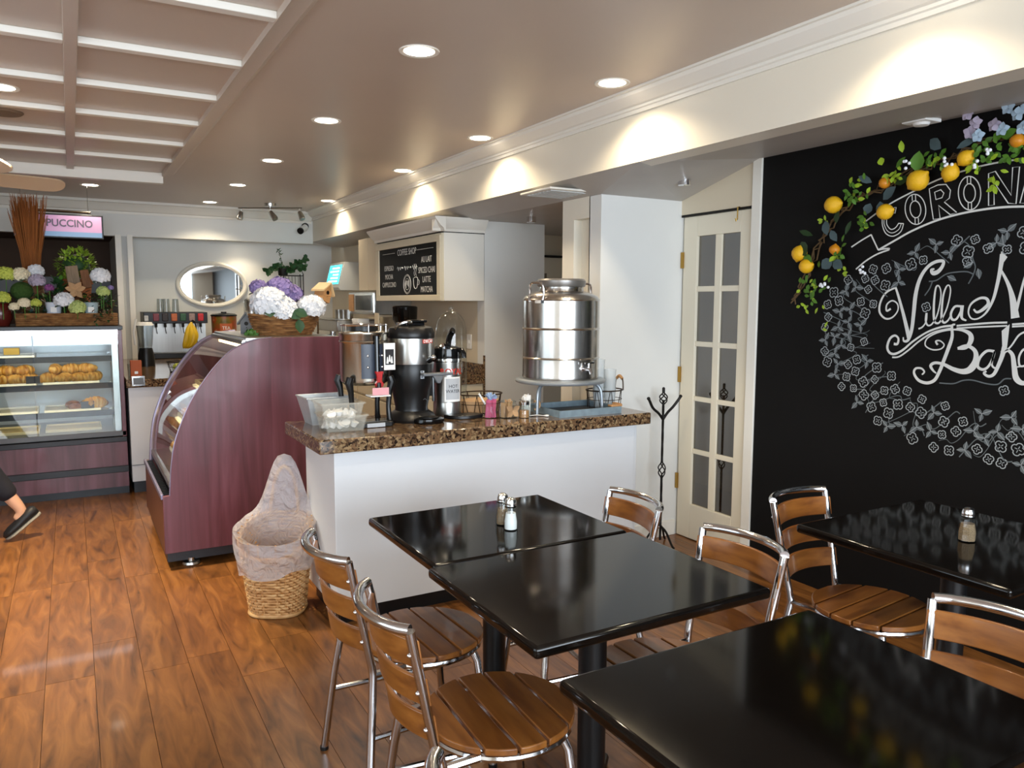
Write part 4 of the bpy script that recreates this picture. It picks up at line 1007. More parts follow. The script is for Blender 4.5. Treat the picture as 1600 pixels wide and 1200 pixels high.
for k in range(3):
    a = 2 * PI * k / 3 + .6; MB().tube(cr([(0, 0, .12), (.05 * math.cos(a), .05 * math.sin(a), .09), (.1 * math.cos(a), .1 * math.sin(a), .02), (.12 * math.cos(a), .12 * math.sin(a), .006)], 4), .007, 8).build('foot', 'iron', ist)
# ================================================================ FLOWERS AND DECOR ON THE CASES
def petal_mat(n, c): return mat(n, c, .7, noise=(12, .12))
for n, c in (('petal_white', '#eceef2'), ('petal_cream', '#efe4c4'), ('petal_green', '#b9c97c'), ('petal_purple', '#8b7bb0'), ('petal_lilac', '#b3a9bd'), ('petal_magenta', '#8a4a86'), ('petal_lime', '#c5cf5a'), ('petal_blue', '#a9c0d2')): petal_mat(n, c)
mat('leaf_dark', '#274a26', .5, noise=(20, .2)); mat('leaf_mid', '#4c7a2c', .5, noise=(20, .25)); mat('leaf_lime', '#8fae36', .5, noise=(20, .2)); mat('leaf_grey', '#5a6b68', .55, noise=(15, .15)); mat('moss', '#33501c', .9, bump=(60, 1))
mat('stem_brown', '#5a4428', .7)
rf = random.Random(11)
def floret_ball(r, n, m, ps=.024, flat=.9, name='florets', lo=-.4):
    b = MB()
    for k in range(n):
        z = 1 - (1 - lo) * (k + .5) / n; a = k * 2.39996; q = math.sqrt(max(0, 1 - z * z)); d = Vector((q * math.cos(a), q * math.sin(a), z))
        rr = r * rf.uniform(.9, 1.06); c = Vector((d.x * rr, d.y * rr, d.z * rr * flat))
        t = d.cross(Vector((.3, .2, 1))).normalized(); s = d.cross(t); w0 = rf.uniform(0, 1.5)
        for j in range(4):
            an = w0 + j * PI / 2; e = t * math.cos(an) + s * math.sin(an); e2 = t * -math.sin(an) + s * math.cos(an)
            p0 = c - d * ps * .15; b.add([p0, p0 + e * ps * .55 + e2 * ps * .42 + d * ps * .12, p0 + e * ps * 1.0 + d * ps * rf.uniform(-.05, .25), p0 + e * ps * .55 - e2 * ps * .42 + d * ps * .12], [(0, 1, 2, 3)])
    return b
FB = {}
def hydrangea(loc, r, m, label, n=90, stem=None, leaves=2, ps=None, group='hydrangea heads', name='hydrangea', cat='flower'):
    t = thing(name, label, cat, loc, rf.uniform(0, 6), group)
    f = floret_ball(r, n, m, ps or r * .46).build('florets', m, t, smooth=0); f['kind'] = 'stuff'
    MB().ball((0, 0, 0), r * .74, r * .74, r * .66, 14, 9).build('flower_core', m, t)
    for k in range(leaves):
        a = rf.uniform(0, 6); MB().leaf((r * .4 * math.cos(a), r * .4 * math.sin(a), -r * .5), (math.cos(a), math.sin(a), -.1), r * 1.1, r * .6).build('leaf', 'leaf_dark', t)
    MB().tube([(0, 0, -r * .6), (0.004, 0, -(stem or r * 1.2))], .003, 6).build('stem', 'leaf_mid', t)
    return t
# woven helper: boat or box shaped baskets
def woven_oval(t, rx, ry, h, rows, m, flare=1.2, wave=.0035, rr=None, rimf=None):
    rr = rr or h / rows * .55
    for k in range(rows):
        z = h * (k + .5) / rows; sc = 1 + (flare - 1) * math.sin(PI / 2 * (k + .5) / rows); pts = []
        for i in range(72):
            a = 2 * PI * i / 72; w = wave if (i // 2 + k) % 2 else -wave
            lift = (rimf(a) if rimf else 1); pts.append(((rx * sc + w) * math.cos(a), (ry * sc + w) * math.sin(a), z * lift))
        MB().tube(pts, rr, 5, True).build('weave_row', m, t)
    MB().lathe([(0, .003), (rx * .98, .003)], n=32, sy=ry / rx, cap=False).build('basket_floor', m, t)
ramp_mat('basket_brown', [(.3, '#5c3a20'), (.5, '#8a6038'), (.7, '#a87c4e')], rough=.6, scale=16, rand_off=True)
CT = 1.296
fb = thing('flower_basket', 'brown woven oval basket on top of the curved pastry case', 'basket', (1.165, 4.93, CT), math.radians(10))
woven_oval(fb, .165, .11, .115, 9, 'basket_brown', 1.32, rimf=lambda a: 1 + .18 * math.cos(a) ** 2)
hydrangea((1.06, 4.87, CT + .195), .105, 'petal_white', 'big white hydrangea head at the left of the case-top basket', 110, group='case-top bouquet')
hydrangea((1.135, 4.85, CT + .15), .09, 'petal_white', 'white hydrangea head drooping over the middle front of the basket', 100, group='case-top bouquet')
hydrangea((1.315, 4.85, CT + .172), .082, 'petal_white', 'round white bloom at the right of the case-top basket', 120, group='case-top bouquet')
hydrangea((1.155, 4.98, CT + .28), .085, 'petal_purple', 'purple hydrangea head at the top of the case-top bouquet', 90, group='case-top bouquet')
hydrangea((1.225, 4.99, CT + .25), .07, 'petal_purple', 'purple hydrangea head behind the two right white blooms', 90, group='case-top bouquet')
hydrangea((1.03, 5.0, CT + .29), .055, 'petal_purple', 'small purple hydrangea at the far left of the bouquet', 60, group='case-top bouquet')
for k, (x, z, a) in enumerate(((1.215, .10, -1.5), (1.19, .155, -.4), (1.24, .15, -2.6))):
    o = MB().leaf((0, 0, 0), (math.cos(a), -.25, math.sin(a)), .085, .06, (0, -1, .2)).build('basket_leaf', 'leaf_dark'); tag(o, ('dark heart-shaped leaf hanging on the basket front', 'dark leaf under the right white bloom', 'dark leaf between the two white blooms')[k], 'leaf', loc=(x, 4.775 - .0 * k, CT + z))
def birdhouse(loc, rz, w, h, label, wall, roof, tilt=0):
    t = thing('birdhouse', label, 'birdhouse', loc, rz)
    MB().prism([(-w/2, 0), (w/2, 0), (w/2, h * .6), (0, h), (-w/2, h * .6)], 'y', -w/2, w/2).build('house_body', wall, t)
    for s in (-1, 1): MB().prism([(0, h + .012), (s * w * .75, h * .52), (s * w * .75, h * .52 - .012), (0, h)], 'y', -w * .7, w * .7).build('roof_board', roof, t)
    MB().lathe([(0, 0), (w * .17, 0), (w * .17, .004), (0, .004)], (0, -w/2 - .003, h * .5), 16, axis='y').build('entrance_hole', 'iron', t)
    MB().tube([(0, -w/2, h * .3), (0, -w/2 - .03, h * .3)], .004, 6).build('perch', wall, t)
    t.rotation_euler = (0, tilt, rz); return t
birdhouse((1.415, 4.98, CT + .21), math.radians(35), .075, .12, 'small wooden birdhouse with pale roof above the white bloom', 'wood_light', mat('pale_wood', '#d8b98a', .6, noise=(10, .1)), .35)
tag(MB().tube([(0, 0, 0), (0.0, 0, .225)], .006, 6).build('birdhouse_stick', 'stem_brown'), 'thin stick holding the birdhouse over the basket', 'stick', loc=(1.39, 4.98, CT))
birdhouse((1.0, 5.25, CT), math.radians(-20), .075, .13, 'grey weathered birdhouse standing left of the case-top basket', 'mid_grey', 'mid_grey')
tag(floret_ball(.06, 40, 'leaf_mid', .03, .5, lo=0).build('moss_clump', 'leaf_mid', smooth=0), 'low clump of yellow-green moss left of the flower basket', 'moss', loc=(.985, 4.95, CT - .0))
# ---- arrangement on the bakery case
T2 = 1.316
pb = thing('planter_box', 'long brown wicker planter along the top of the bakery case', 'planter', (-.02, 6.83, T2))
for k in range(6):
    z = .009 + k * .0155; pts = []
    for (xa, ya), (xb, yb) in (((-.33, -.085), (.33, -.085)), ((.33, -.085), (.33, .085)), ((.33, .085), (-.33, .085)), ((-.33, .085), (-.33, -.085))):
        n_ = 44 if abs(xb - xa) > .1 else 12
        for i in range(n_):
            u_ = i / n_; w = .003 if (i // 2 + k) % 2 else -.003; nx, ny = (yb - ya), -(xb - xa); L = math.hypot(nx, ny); pts.append((xa + (xb - xa) * u_ + nx / L * w, ya + (yb - ya) * u_ + ny / L * w, z))
    MB().tube(pts, .0088, 5, True).build('weave_row', 'basket_brown', pb)
MB().box(-.325, .325, -.08, .08, .002, .07).build('soil', 'stem_brown', pb)
def at2(px, py, y): return onY(px, py, y)
fo = thing('greenery', 'mixed green and brown foliage filling the planter between the flowers', 'foliage', (-.02, 6.86, T2 + .07))
for m, n, hh in (('leaf_dark', 260, .17), ('leaf_mid', 130, .15), ('stem_brown', 110, .2), ('leaf_grey', 60, .15)):
    b = MB()
    for k in range(n):
        a = rf.uniform(0, 6.3); b.leaf((rf.uniform(-.32, .32), rf.uniform(-.05, .08), rf.uniform(0, hh)), (math.cos(a), math.sin(a) - .3, rf.uniform(-.2, 1.2)), rf.uniform(.035, .06), rf.uniform(.018, .03))
    o = b.build('leaves', m, fo, smooth=0); o['kind'] = 'stuff'
H2 = [(100, 470, 6.75, .066, 'petal_white', 'white hydrangea spilling over the planter front'), (121, 481, 6.73, .058, 'petal_green', 'pale green hydrangea hanging beside the white one on the planter'),
      (157, 432, 6.80, .068, 'petal_white', 'large white hydrangea at the right end of the bakery case top'), (161, 456, 6.78, .045, 'petal_green', 'green hydrangea under the white one at the right end'),
      (32, 430, 6.86, .06, 'petal_cream', 'cream hydrangea left above the moss ball'), (56, 424, 6.92, .055, 'petal_white', 'white hydrangea behind the lilac one'),
      (58, 439, 6.80, .055, 'petal_lilac', 'dusty lilac hydrangea beside the moss ball'), (77, 450, 6.78, .032, 'petal_magenta', 'small magenta flower in the middle of the arrangement'),
      (9, 429, 6.85, .06, 'petal_lime', 'lime green hydrangea at the far left edge'), (4, 466, 6.75, .05, 'petal_lime', 'lime flower low at the far left edge'),
      (38, 474, 6.74, .042, 'petal_cream', 'cream flower lying on the planter rim'), (22, 480, 6.74, .035, 'petal_cream', 'small cream flower at the planter corner'), (56, 474, 6.74, .036, 'petal_lime', 'small yellow-green flower on the planter rim'),
      (173, 450, 6.80, .022, 'petal_purple', 'tiny purple flower beside the right green hydrangea')]
for px, py, y, r, m, lab in H2:
    p = at2(px, py, y); hydrangea(p, r, m, lab, 70 if r > .04 else 36, stem=max(r * 1.2, min(.25, p.z - T2 - .05)), group='flowers on the bakery case')
p = at2(34, 455, 6.84); tag(MB().ball((0, 0, 0), .075, .075, .07, 18, 12).build('moss_ball', 'moss'), 'dark green moss ball in the planter', 'moss ball', loc=p)
p = at2(92, 446, 6.86); t = thing('leafy_plant', 'dark leafy plant in the middle of the planter', 'plant', (p.x, p.y, p.z - .06))
for k in range(34):
    a = rf.uniform(0, 6.3); e = rf.uniform(.3, 1.6); MB().leaf((rf.uniform(-.03, .03), rf.uniform(-.03, .03), rf.uniform(0, .1)), (math.cos(a), math.sin(a), e), rf.uniform(.05, .08), .03).build('leaf', 'leaf_dark' if k % 3 else 'leaf_mid', t)
for px, lab in ((83, 'white enamel tin pot in the planter'), (141, 'pale blue tin pot in the planter')):
    p = at2(px, 466, 6.82); t = thing('tin_pot', lab, 'pot', (p.x, p.y, T2 + .072))
    MB().lathe([(0, 0), (.045, 0), (.055, .1), (.058, .103), (.055, .106), (.05, .1), (.044, .004)], n=24).build('pot_body', mat('enamel_' + str(px), '#d4dae6' if px == 83 else '#a8bcc4', .3), t)
    MB().box(-.02, .02, -.056, -.053, .03, .07).build('pot_label', 'label_white', t)
for px, py, w, h, lab, m, tl in ((114, 432, .085, .16, 'grey-brown weathered wood board leaning in the planter', 'case_board', .12), (134, 436, .06, .14, 'short brown wood block beside the weathered board', 'case_block', .16)):
    mat(m, '#8a7660' if m == 'case_board' else '#7a5236', .8, noise=(14, .25, (6, 6, 1)))
    p = at2(px, py, 6.88); o = MB().box(-w/2, w/2, -.02, .02, -h/2, h/2).build('wood_board', m, bevel=.004); o.rotation_euler = (-.1, -tl, 0); tag(o, lab, 'wood board', loc=p)
p = at2(118, 453, 6.76); t = thing('burlap_bow', 'tan burlap bow in the centre of the planter', 'bow', p)
for a in (.3, 1.0, 2.2, 2.9, 4.2, 5.3): MB().leaf((0, 0, 0), (math.cos(a), -.2, math.sin(a)), .07, .045, (0, -1, .1), .25, .4).build('bow_loop', 'kraft_packet', t)
tag(MB().lathe([(0, 0), (.09, 0), (.09, .058), (0, .059)], n=24).build('pot_riser', 'stem_brown', smooth=30), 'round brown riser under the topiary pot', 'riser', loc=(.055, 7.1, T2))
tp_ = thing('topiary_ball', 'round green topiary in a terracotta pot behind the planter', 'topiary', (.055, 7.1, T2 + .06))
mat('terracotta', '#9a5a34', .7)
MB().lathe([(0, 0), (.075, 0), (.105, .26), (.115, .262), (.115, .3), (.1, .3), (0, .29)], n=24).build('pot', 'terracotta', tp_)
MB().ball((0, 0, .40), .1, .1, .095, 16, 10).build('foliage_core', 'leaf_dark', tp_)
b = MB()
for k in range(520):
    z = rf.uniform(-1, 1); a = rf.uniform(0, 6.3); q = math.sqrt(1 - z * z); d = Vector((q * math.cos(a), q * math.sin(a), z)); c = Vector((0, 0, .41)) + d * rf.uniform(.105, .135)
    b.leaf(c, d + Vector((rf.uniform(-.8, .8), rf.uniform(-.8, .8), rf.uniform(-.3, .9))), .035, .02)
o = b.build('foliage', 'leaf_lime', tp_, smooth=0); o['kind'] = 'stuff'
tr = thing('trailing_plant', 'brown-green trailing plant at the right end of the planter', 'plant', (.21, 6.72, T2 + .08))
for k in range(46):
    MB().leaf((rf.uniform(-.07, .07), rf.uniform(-.04, .02), rf.uniform(-.06, .07)), (rf.uniform(-1, 1), rf.uniform(-1, .2), rf.uniform(-1, .6)), rf.uniform(.025, .04), .018).build('leaf', 'leaf_dark' if k % 2 else 'stem_brown', tr)
for k in range(5): MB().tube([(0, 0, 0), (rf.uniform(-.08, .08), -.03, rf.uniform(-.07, .06))], .002, 5).build('runner', 'stem_brown', tr)
rp = thing('red_pot', 'dark red glazed pot at the far left of the bakery case', 'pot', (-.45, 6.86, T2)); MB().lathe([(0, 0), (.05, 0), (.075, .06), (.07, .14), (.06, .16), (.065, .17), (.055, .17), (0, .15)], n=24).build('pot_body', mat('red_glaze', '#5c1f18', .2), rp)
# ---- tall dried grass
gr = thing('dried_grass', 'tall bundle of orange-brown dried grass in a wicker vase', 'dried grass', (-.25, 7.2, T2))
MB().lathe([(0, 0), (.07, 0), (.085, .1), (.075, .3), (.06, .38), (.065, .4), (.055, .4), (0, .36)], n=24).build('vase', 'basket_brown', gr)
mat('dry_grass', '#a0602f', .8, noise=(3, .3)); b = MB()
for k in range(420):
    a = rf.uniform(0, 2 * PI); q = math.sqrt(rf.random()); x0, y0 = .05 * q * math.cos(a), .05 * q * math.sin(a); sp_ = rf.uniform(1.8, 3.2); top = rf.uniform(.82, 1.02)
    b.tube([(x0, y0, .33), (x0 * 1.4, y0 * 1.4, .55), (x0 * sp_, y0 * sp_, top)], [.0035, .0032, .0012], 4)
o = b.build('stalks', 'dry_grass', gr, smooth=0); o['kind'] = 'stuff'
# ================================================================ SCREEN SIGN
mat('screen_pink', '#c79ac0', .3, emit=('#b889b8', .3)); mat('screen_blue', '#7f9fc4', .3, emit=('#6f93bd', .3)); mat('screen_text', '#6a6478', .5, emit=('#5a5468', .1))
sg = thing('screen_sign', 'hanging flat screen sign showing large letters on pink', 'screen', (-.05, 8.0, 2.06))
MB().box(-.345, .345, 0, .035, 0, .21).build('bezel', 'black_plastic', sg, bevel=.003)
MB().box(-.332, .332, -.0015, .0, .055, .197).build('display', 'screen_pink', sg); MB().box(-.332, .332, -.0015, 0, .013, .055).build('display_band', 'screen_blue', sg)
text('CAPPUCCINO', 'screen_lettering', 'screen_text', sg, (.005, -.002, .127), .088, FACE_CAM, sx=.92, bold=.002)
MB().tube([(-.30, .02, .235), (.25, .02, .235)], .012, 8).build('mount_bar', 'steel', sg)
for x in (-.28, .23): MB().tube([(x, .02, .2), (x, .02, .47)], .003, 6).build('drop_rod', 'steel', sg)
# ================================================================ BACK COUNTER
sm = thing('soda_fountain', 'steel soda fountain with row of coloured flavour tiles', 'soda fountain', (.975, 9.1, .9))
MB().box(-.31, .31, -.02, .28, .06, .47).build('back_panel', 'brushed_steel', sm)
MB().box(-.315, .315, -.16, .28, .37, .49).build('valve_head', 'black_plastic', sm, bevel=.006)
MB().box(-.31, .31, -.22, .28, .0, .06).build('drip_tray', 'black_plastic', sm, bevel=.006)
for k, c in enumerate(('#d8dce0', '#7c3440', '#2c2018', '#c46a3a', '#2f5a3c', '#a08884', '#c4242a')):
    x = -.285 + k * .088 if k else -.29
    MB().box(x - (.028 if k else .02), x + (.03 if k else .02), -.176, -.16, .395, .475 if k else .455).build('flavour_tile', mat('tile_%d' % k, c, .4, noise=(40, .25)), sm, bevel=.006)
    if k:
        MB().tube([(x, -.14, .37), (x, -.145, .33)], .014, 8).build('nozzle', 'black_plastic', sm); MB().tube([(x, -.12, .35), (x + .005, -.135, .28), (x + .008, -.15, .265)], .0045, 6).build('lever', 'black_plastic', sm)
for k, x in enumerate((.84, .90, .99)):
    o = MB().lathe([(.038, 0), (.03, .14), (.028, .14), (.036, 0)], n=18).build('clear_cup_stack', 'thin_plastic'); tag(o, 'stack of clear plastic cups on the soda fountain, %s' % ('left', 'middle', 'right')[k], 'cups', 'cup stacks on the soda fountain', (x, 9.1, 1.391))
te = thing('tea_urn', 'iced tea urn with black lid and fruit print', 'drinks urn', (1.50, 9.2, .9))
ramp_mat('tea_print', [(.3, '#3a2410'), (.45, '#7a6a2a'), (.6, '#b4421e'), (.75, '#d8c48a')], rough=.3, scale=7)
MB().lathe([(0, 0), (.12, 0), (.13, .03), (.135, .44), (.13, .445)], n=32).build('body', 'tea_print', te)
MB().lathe([(.14, .44), (.142, .455), (.12, .468), (.03, .475), (.03, .49), (0, .49)], n=28).build('lid', 'black_plastic', te)
MB().patch(.1355, -.5, .5, .14, .36).build('label', mat('orange_label', '#c0643a', .5, noise=(15, .4)), te)
text('TEA', 'label_lettering', 'label_white', te, (0, 0, .31), .05, 0, bendR=.1375)
sc = thing('steel_canister', 'tall steel syrup canister between mirror and flower basket', 'canister', (1.80, 9.2, .9))
MB().lathe([(0, 0), (.075, 0), (.08, .02), (.08, .6), (.07, .63), (.03, .65), (0, .655)], n=24).build('body', 'steel', sc); MB().tube([(.05, 0, .63), (.05, 0, .75), (-.02, -.03, .76)], .006, 6).build('pump', 'chrome', sc)
bl_ = thing('blender', 'clear blender jug on black base near the counter end', 'blender', (.595, 7.95, .9))
MB().lathe([(0, 0), (.075, 0), (.07, .1), (.055, .17), (0, .17)], n=20).build('motor_base', 'black_plastic', bl_)
MB().lathe([(.05, .17), (.06, .2), (.075, .38), (.07, .38), (.05, .18)], n=20, cap=False).build('jug', 'thin_plastic', bl_); MB().lathe([(.077, .38), (.06, .41), (0, .412)], n=20).build('lid', 'white_plastic', bl_)
MB().tube([(-.09, -.05, .2), (-.1, -.05, .32), (-.075, -.04, .44)], .01, 8).build('handle', 'white_plastic', bl_)
ob = thing('orange_box', 'small orange-brown card box on the back counter end', 'box', (.43, 6.80, .9)); MB().box(-.04, .04, -.03, .03, 0, .135).build('box_body', mat('orange_card', '#b0562a', .6), ob, bevel=.002); MB().box(-.012, .012, -.0315, -.03, .03, .05).build('box_mark', 'label_white', ob)
mg = thing('glass_mug', 'clear glass mug left behind the orange box', 'mug', (.41, 6.92, .9)); MB().lathe([(0, 0), (.03, 0), (.036, .1), (.034, .1), (.028, .006)], n=18).build('mug_body', 'clear_glass', mg); MB().tube(cr([(.034, 0, .085), (.06, 0, .075), (.055, 0, .03), (.032, 0, .025)], 4), .004, 6).build('handle', 'clear_glass', mg)
cd = thing('card_holder', 'small silver card holder fixed to the granite edge', 'card holder', (.43, 6.597, .852)); MB().box(-.045, .045, -.012, 0, 0, .075).build('frame', 'steel', cd); MB().box(-.036, .036, -.014, -.012, .01, .062).build('card', 'mid_grey', cd)
bs = thing('banana_stand', 'bananas hanging from a dark wire hook stand', 'bananas', (.90, 7.4, .9))
MB().lathe([(0, 0), (.08, 0), (.08, .012), (0, .014)], n=24).build('stand_base', 'iron', bs); MB().tube(cr([(.06, .04, .01), (.075, .04, .2), (.07, .03, .38), (.045, .01, .435), (.03, 0, .42)], 5), .006, 8).build('stand_hook', 'iron', bs)
mat('banana_skin', '#d9b21e', .45, noise=(10, .12))
for k in range(4):
    a = -2.2 + k * .55; b = MB(); pts = cr([(.03, 0, .42), (.02 + .03 * math.cos(a), .03 * math.sin(a), .37), (.015 + .055 * math.cos(a), .055 * math.sin(a), .30), (-.005 + .05 * math.cos(a), .05 * math.sin(a), .23), (-.03 + .025 * math.cos(a), .02 * math.sin(a), .19)], 4)
    b.tube(pts, [.006, .008, .01, .014, .018, .02, .021, .022, .022, .022, .022, .021, .02, .018, .014, .009, .005][:len(pts)], 7).build('banana', 'banana_skin', bs)
wbz = wire_basket((.80, 7.15, .9), .085, .085, .09, 'small black wire fruit bowl beside the bananas', 14, 'iron', 1.3, 'fruit_bowl')
for k, (x, y) in enumerate(((-.03, -.02), (.035, -.01), (0, .04))):
    o = MB().ball((0, 0, 0), .036, .036, .034).build('pear', 'petal_lime'); tag(o, 'green fruit in the wire fruit bowl', 'fruit', 'fruit in the wire bowl', (.80 + x, 7.15 + y, .945))
# oval mirror
mr = thing('oval_mirror', 'oval wall mirror in a white moulded frame', 'mirror', (1.447, 9.6, 1.70))
el = [(math.cos(2 * PI * i / 64), math.sin(2 * PI * i / 64)) for i in range(64)]
MB().prism([(.36 * c, .235 * s) for c, s in el], 'y', -.02, -.012).build('mirror_glass', mat('mirror', '#e8ecec', .02, metal=1), mr)
MB().tube([(.372 * c, -.024, .247 * s) for c, s in el], .022, 10, True).build('frame', 'trim_white', mr); MB().tube([(.35 * c, -.03, .226 * s) for c, s in el], .008, 8, True).build('inner_bead', 'trim_white', mr)
# wrought-iron rack and ivy
rk = thing('iron_rack', 'black wrought-iron rack on the back counter', 'rack', (2.22, 8.98, .9))
for x in (-.11, .11):
    for y in (-.07, .07): MB().tube([(x, y, 0), (x, y, .92)], .006, 6).build('upright', 'iron', rk)
for z in (.3, .6, .9):
    for y in (-.07, .07): MB().tube([(-.11, y, z), (.11, y, z)], .005, 6).build('crossbar', 'iron', rk)
    MB().box(-.11, .11, -.07, .07, z - .004, z).build('shelf', 'iron', rk)
MB().tube(cr([(-.11, -.07, .92), (-.06, -.07, 1.0), (0, -.07, .96), (.06, -.07, 1.0), (.11, -.07, .92)], 5), .004, 6).build('scroll', 'iron', rk)
for k in range(6): MB().tube([(-.09 + .036 * k, -.07, .61), (-.09 + .036 * k, -.07, .89)], .003, 5).build('back_wire', 'iron', rk)
iv = thing('ivy_plant', 'trailing dark ivy on top of the iron rack', 'plant', (2.12, 8.98, 1.80))
MB().lathe([(0, 0), (.05, 0), (.06, .08), (.05, .08), (0, .07)], n=18).build('pot', 'iron', iv)
for s, pts in enumerate(([(0, 0, .07), (.1, -.02, .11), (.18, -.02, .16), (.26, -.02, .2)], [(0, 0, .07), (-.08, -.02, .1), (-.15, -.04, .03), (-.2, -.04, .04)], [(0, 0, .07), (-.02, 0, .2), (-.06, 0, .3)], [(0, 0, .07), (.09, -.04, .05), (.15, -.05, .08), (.22, -.05, .1)])):
    q = cr(pts, 4); MB().tube(q, .003, 5).build('vine', 'stem_brown', iv)
    for c in q[1:]:
        for j in range(3 if s != 2 else 2): MB().leaf(c, (rf.uniform(-1, 1), -.6, rf.uniform(-.8, .9)), .06 if s != 2 else .045, .045 if s != 2 else .01, (0, -1, .2)).build('leaf', 'leaf_dark', iv)
# ================================================================ KITCHEN SIDE
up = thing('upper_cabinet', 'plain beige upper cabinet beyond the chalkboard cabinet', 'cabinet', (2.52, 6.95, 1.61))
W(up).box(2.54, 2.868, 6.95, 7.52, 1.61, 2.12).build('carcass', 'beige_paint', up); 
for y in (6.955, 7.24): W(up).box(2.522, 2.54, y, y + .278, 1.615, 2.115).build('door', 'beige_paint', up, bevel=.003)
mw = thing('microwave', 'steel microwave under the beige upper cabinet', 'microwave', (2.5, 7.0, 1.385))
W(mw).box(2.5, 2.866, 7.0, 7.78, 1.385, 1.6).build('body', 'brushed_steel', mw, bevel=.004); W(mw).box(2.492, 2.5, 7.03, 7.58, 1.405, 1.585).build('door', 'steel', mw); W(mw).box(2.488, 2.492, 7.07, 7.54, 1.425, 1.568).build('window', 'black_gloss', mw); W(mw).box(2.49, 2.5, 7.62, 7.76, 1.41, 1.58).build('control_panel', 'wood_light', mw)
tag(MB().box(-.16, .16, -.4, .4, 0, .02).build('wall_shelf', 'beige_paint'), 'beige wall shelf holding the microwave', 'shelf', loc=(2.7, 7.4, 1.362))
for k in range(3):
    tag(MB().box(-.06, .06, -.09, .09, 0, .035).build('white_carton', 'white_plastic', bevel=.003), 'small white carton, %s of the stack of three' % ('bottom', 'middle', 'top')[k], 'carton', 'white cartons', (2.52, 7.45 + .02 * k, 1.232 + .036 * k))
es = thing('espresso_machine', 'wide steel espresso machine behind the pastry case', 'espresso machine', (2.56, 8.05, .9))
MB().box(-.24, .24, -.36, .36, .02, .1).build('base', 'black_plastic', es, bevel=.005); MB().box(0, .24, -.36, .36, .1, .42).build('boiler_body', 'brushed_steel', es, bevel=.01); MB().box(-.22, .02, -.36, .36, .30, .42).build('group_head_box', 'brushed_steel', es, bevel=.01)
for y in (-.18, .18):
    MB().cyl((-.1, y, .24), .035, .06, 16).build('group_head', 'chrome', es); MB().tube([(-.12, y, .245), (-.3, y, .235)], .012, 8).build('portafilter', 'black_plastic', es)
for y in (-.3, .3): MB().tube(cr([(-.2, y, .33), (-.25, y, .25), (-.24, y, .16)], 4), .005, 6).build('steam_wand', 'chrome', es)
MB().box(-.24, .24, -.36, .36, .42, .432).build('cup_rail', 'steel', es)
for k, (y, z) in enumerate(((-.25, .433), (-.1, .433), (.06, .433))):
    o = MB().lathe([(0, 0), (.045, 0), (.05, .09), (.047, .09), (.042, .004)], n=20).build('steel_pitcher', 'brushed_steel'); tag(o, 'steel milk pitcher on the espresso machine, %s' % ('nearest', 'middle', 'farthest')[k], 'pitcher', 'milk pitchers', (2.50, 8.05 + y, .9 + z))
gd = thing('coffee_grinder', 'tall black coffee grinder with hopper below the chalkboard cabinet', 'coffee grinder', (2.6, 6.5, .9))
MB().box(-.09, .1, -.1, .1, 0, .34).build('body', 'black_plastic', gd, bevel=.01); MB().lathe([(.05, .34), (.11, .45), (.115, .56), (.1, .57), (0, .575)], n=24).build('hopper', 'black_gloss', gd); MB().tube([(-.09, 0, .24), (-.17, 0, .22)], .03, 8).build('chute', 'black_plastic', gd)
tp2 = tag(MB().box(-.006, .006, -.05, .05, 0, .5).build('paper_panel', 'beige_paint'), 'narrow beige panel standing behind the coffee urns', 'panel', loc=(2.5, 6.95, .902))
po = thing('order_screen', 'grey wall box with a glowing cyan order screen', 'screen', (2.62, 8.4, 1.63))
W(po).prism([(2.52, 1.66), (2.59, 1.935), (2.80, 1.935), (2.80, 1.63), (2.54, 1.63)], 'y', 8.2, 8.72).build('housing', 'grey_paint', po, bevel=.004)
W(po).box(2.80, 2.868, 8.35, 8.55, 1.7, 1.85).build('wall_bracket', 'grey_paint', po)
mat('screen_cyan', '#59c8d8', .3, emit=('#38c6dc', 2.2)); mat('screen_row', '#ffffff', .3, emit=('#c8f6ff', 2.2))
def slant(t, off): x = 2.52 + .07 * t; z = 1.66 + .275 * t; return (x - .97 * off, z + .25 * off)
def slab(t0, t1, y0, y1, off): 
    a, b_, c, d = slant(t0, off), slant(t1, off), slant(t1, off + .002), slant(t0, off + .002); return W(po).prism([a, b_, c, d], 'y', y0, y1)
slab(.14, .9, 8.24, 8.68, .0005).build('display', 'screen_cyan', po)
for k in range(5): slab(.22 + .13 * k, .28 + .13 * k, 8.30, 8.62 - .06 * (k % 3), .003).build('display_row', 'screen_row', po)
sw = thing('wall_switch', 'white switch plate on the wall edge behind the glass dome', 'switch', (2.86, 5.55, 1.12)); 
MB().box(-.008, 0, -.0, .08, 0, .12).build('plate', 'white_plastic', sw, bevel=.003); MB().box(-.012, -.008, .03, .05, .045, .075).build('toggle', 'white_plastic', sw)
sw.location = (2.868, 5.7, 1.12)
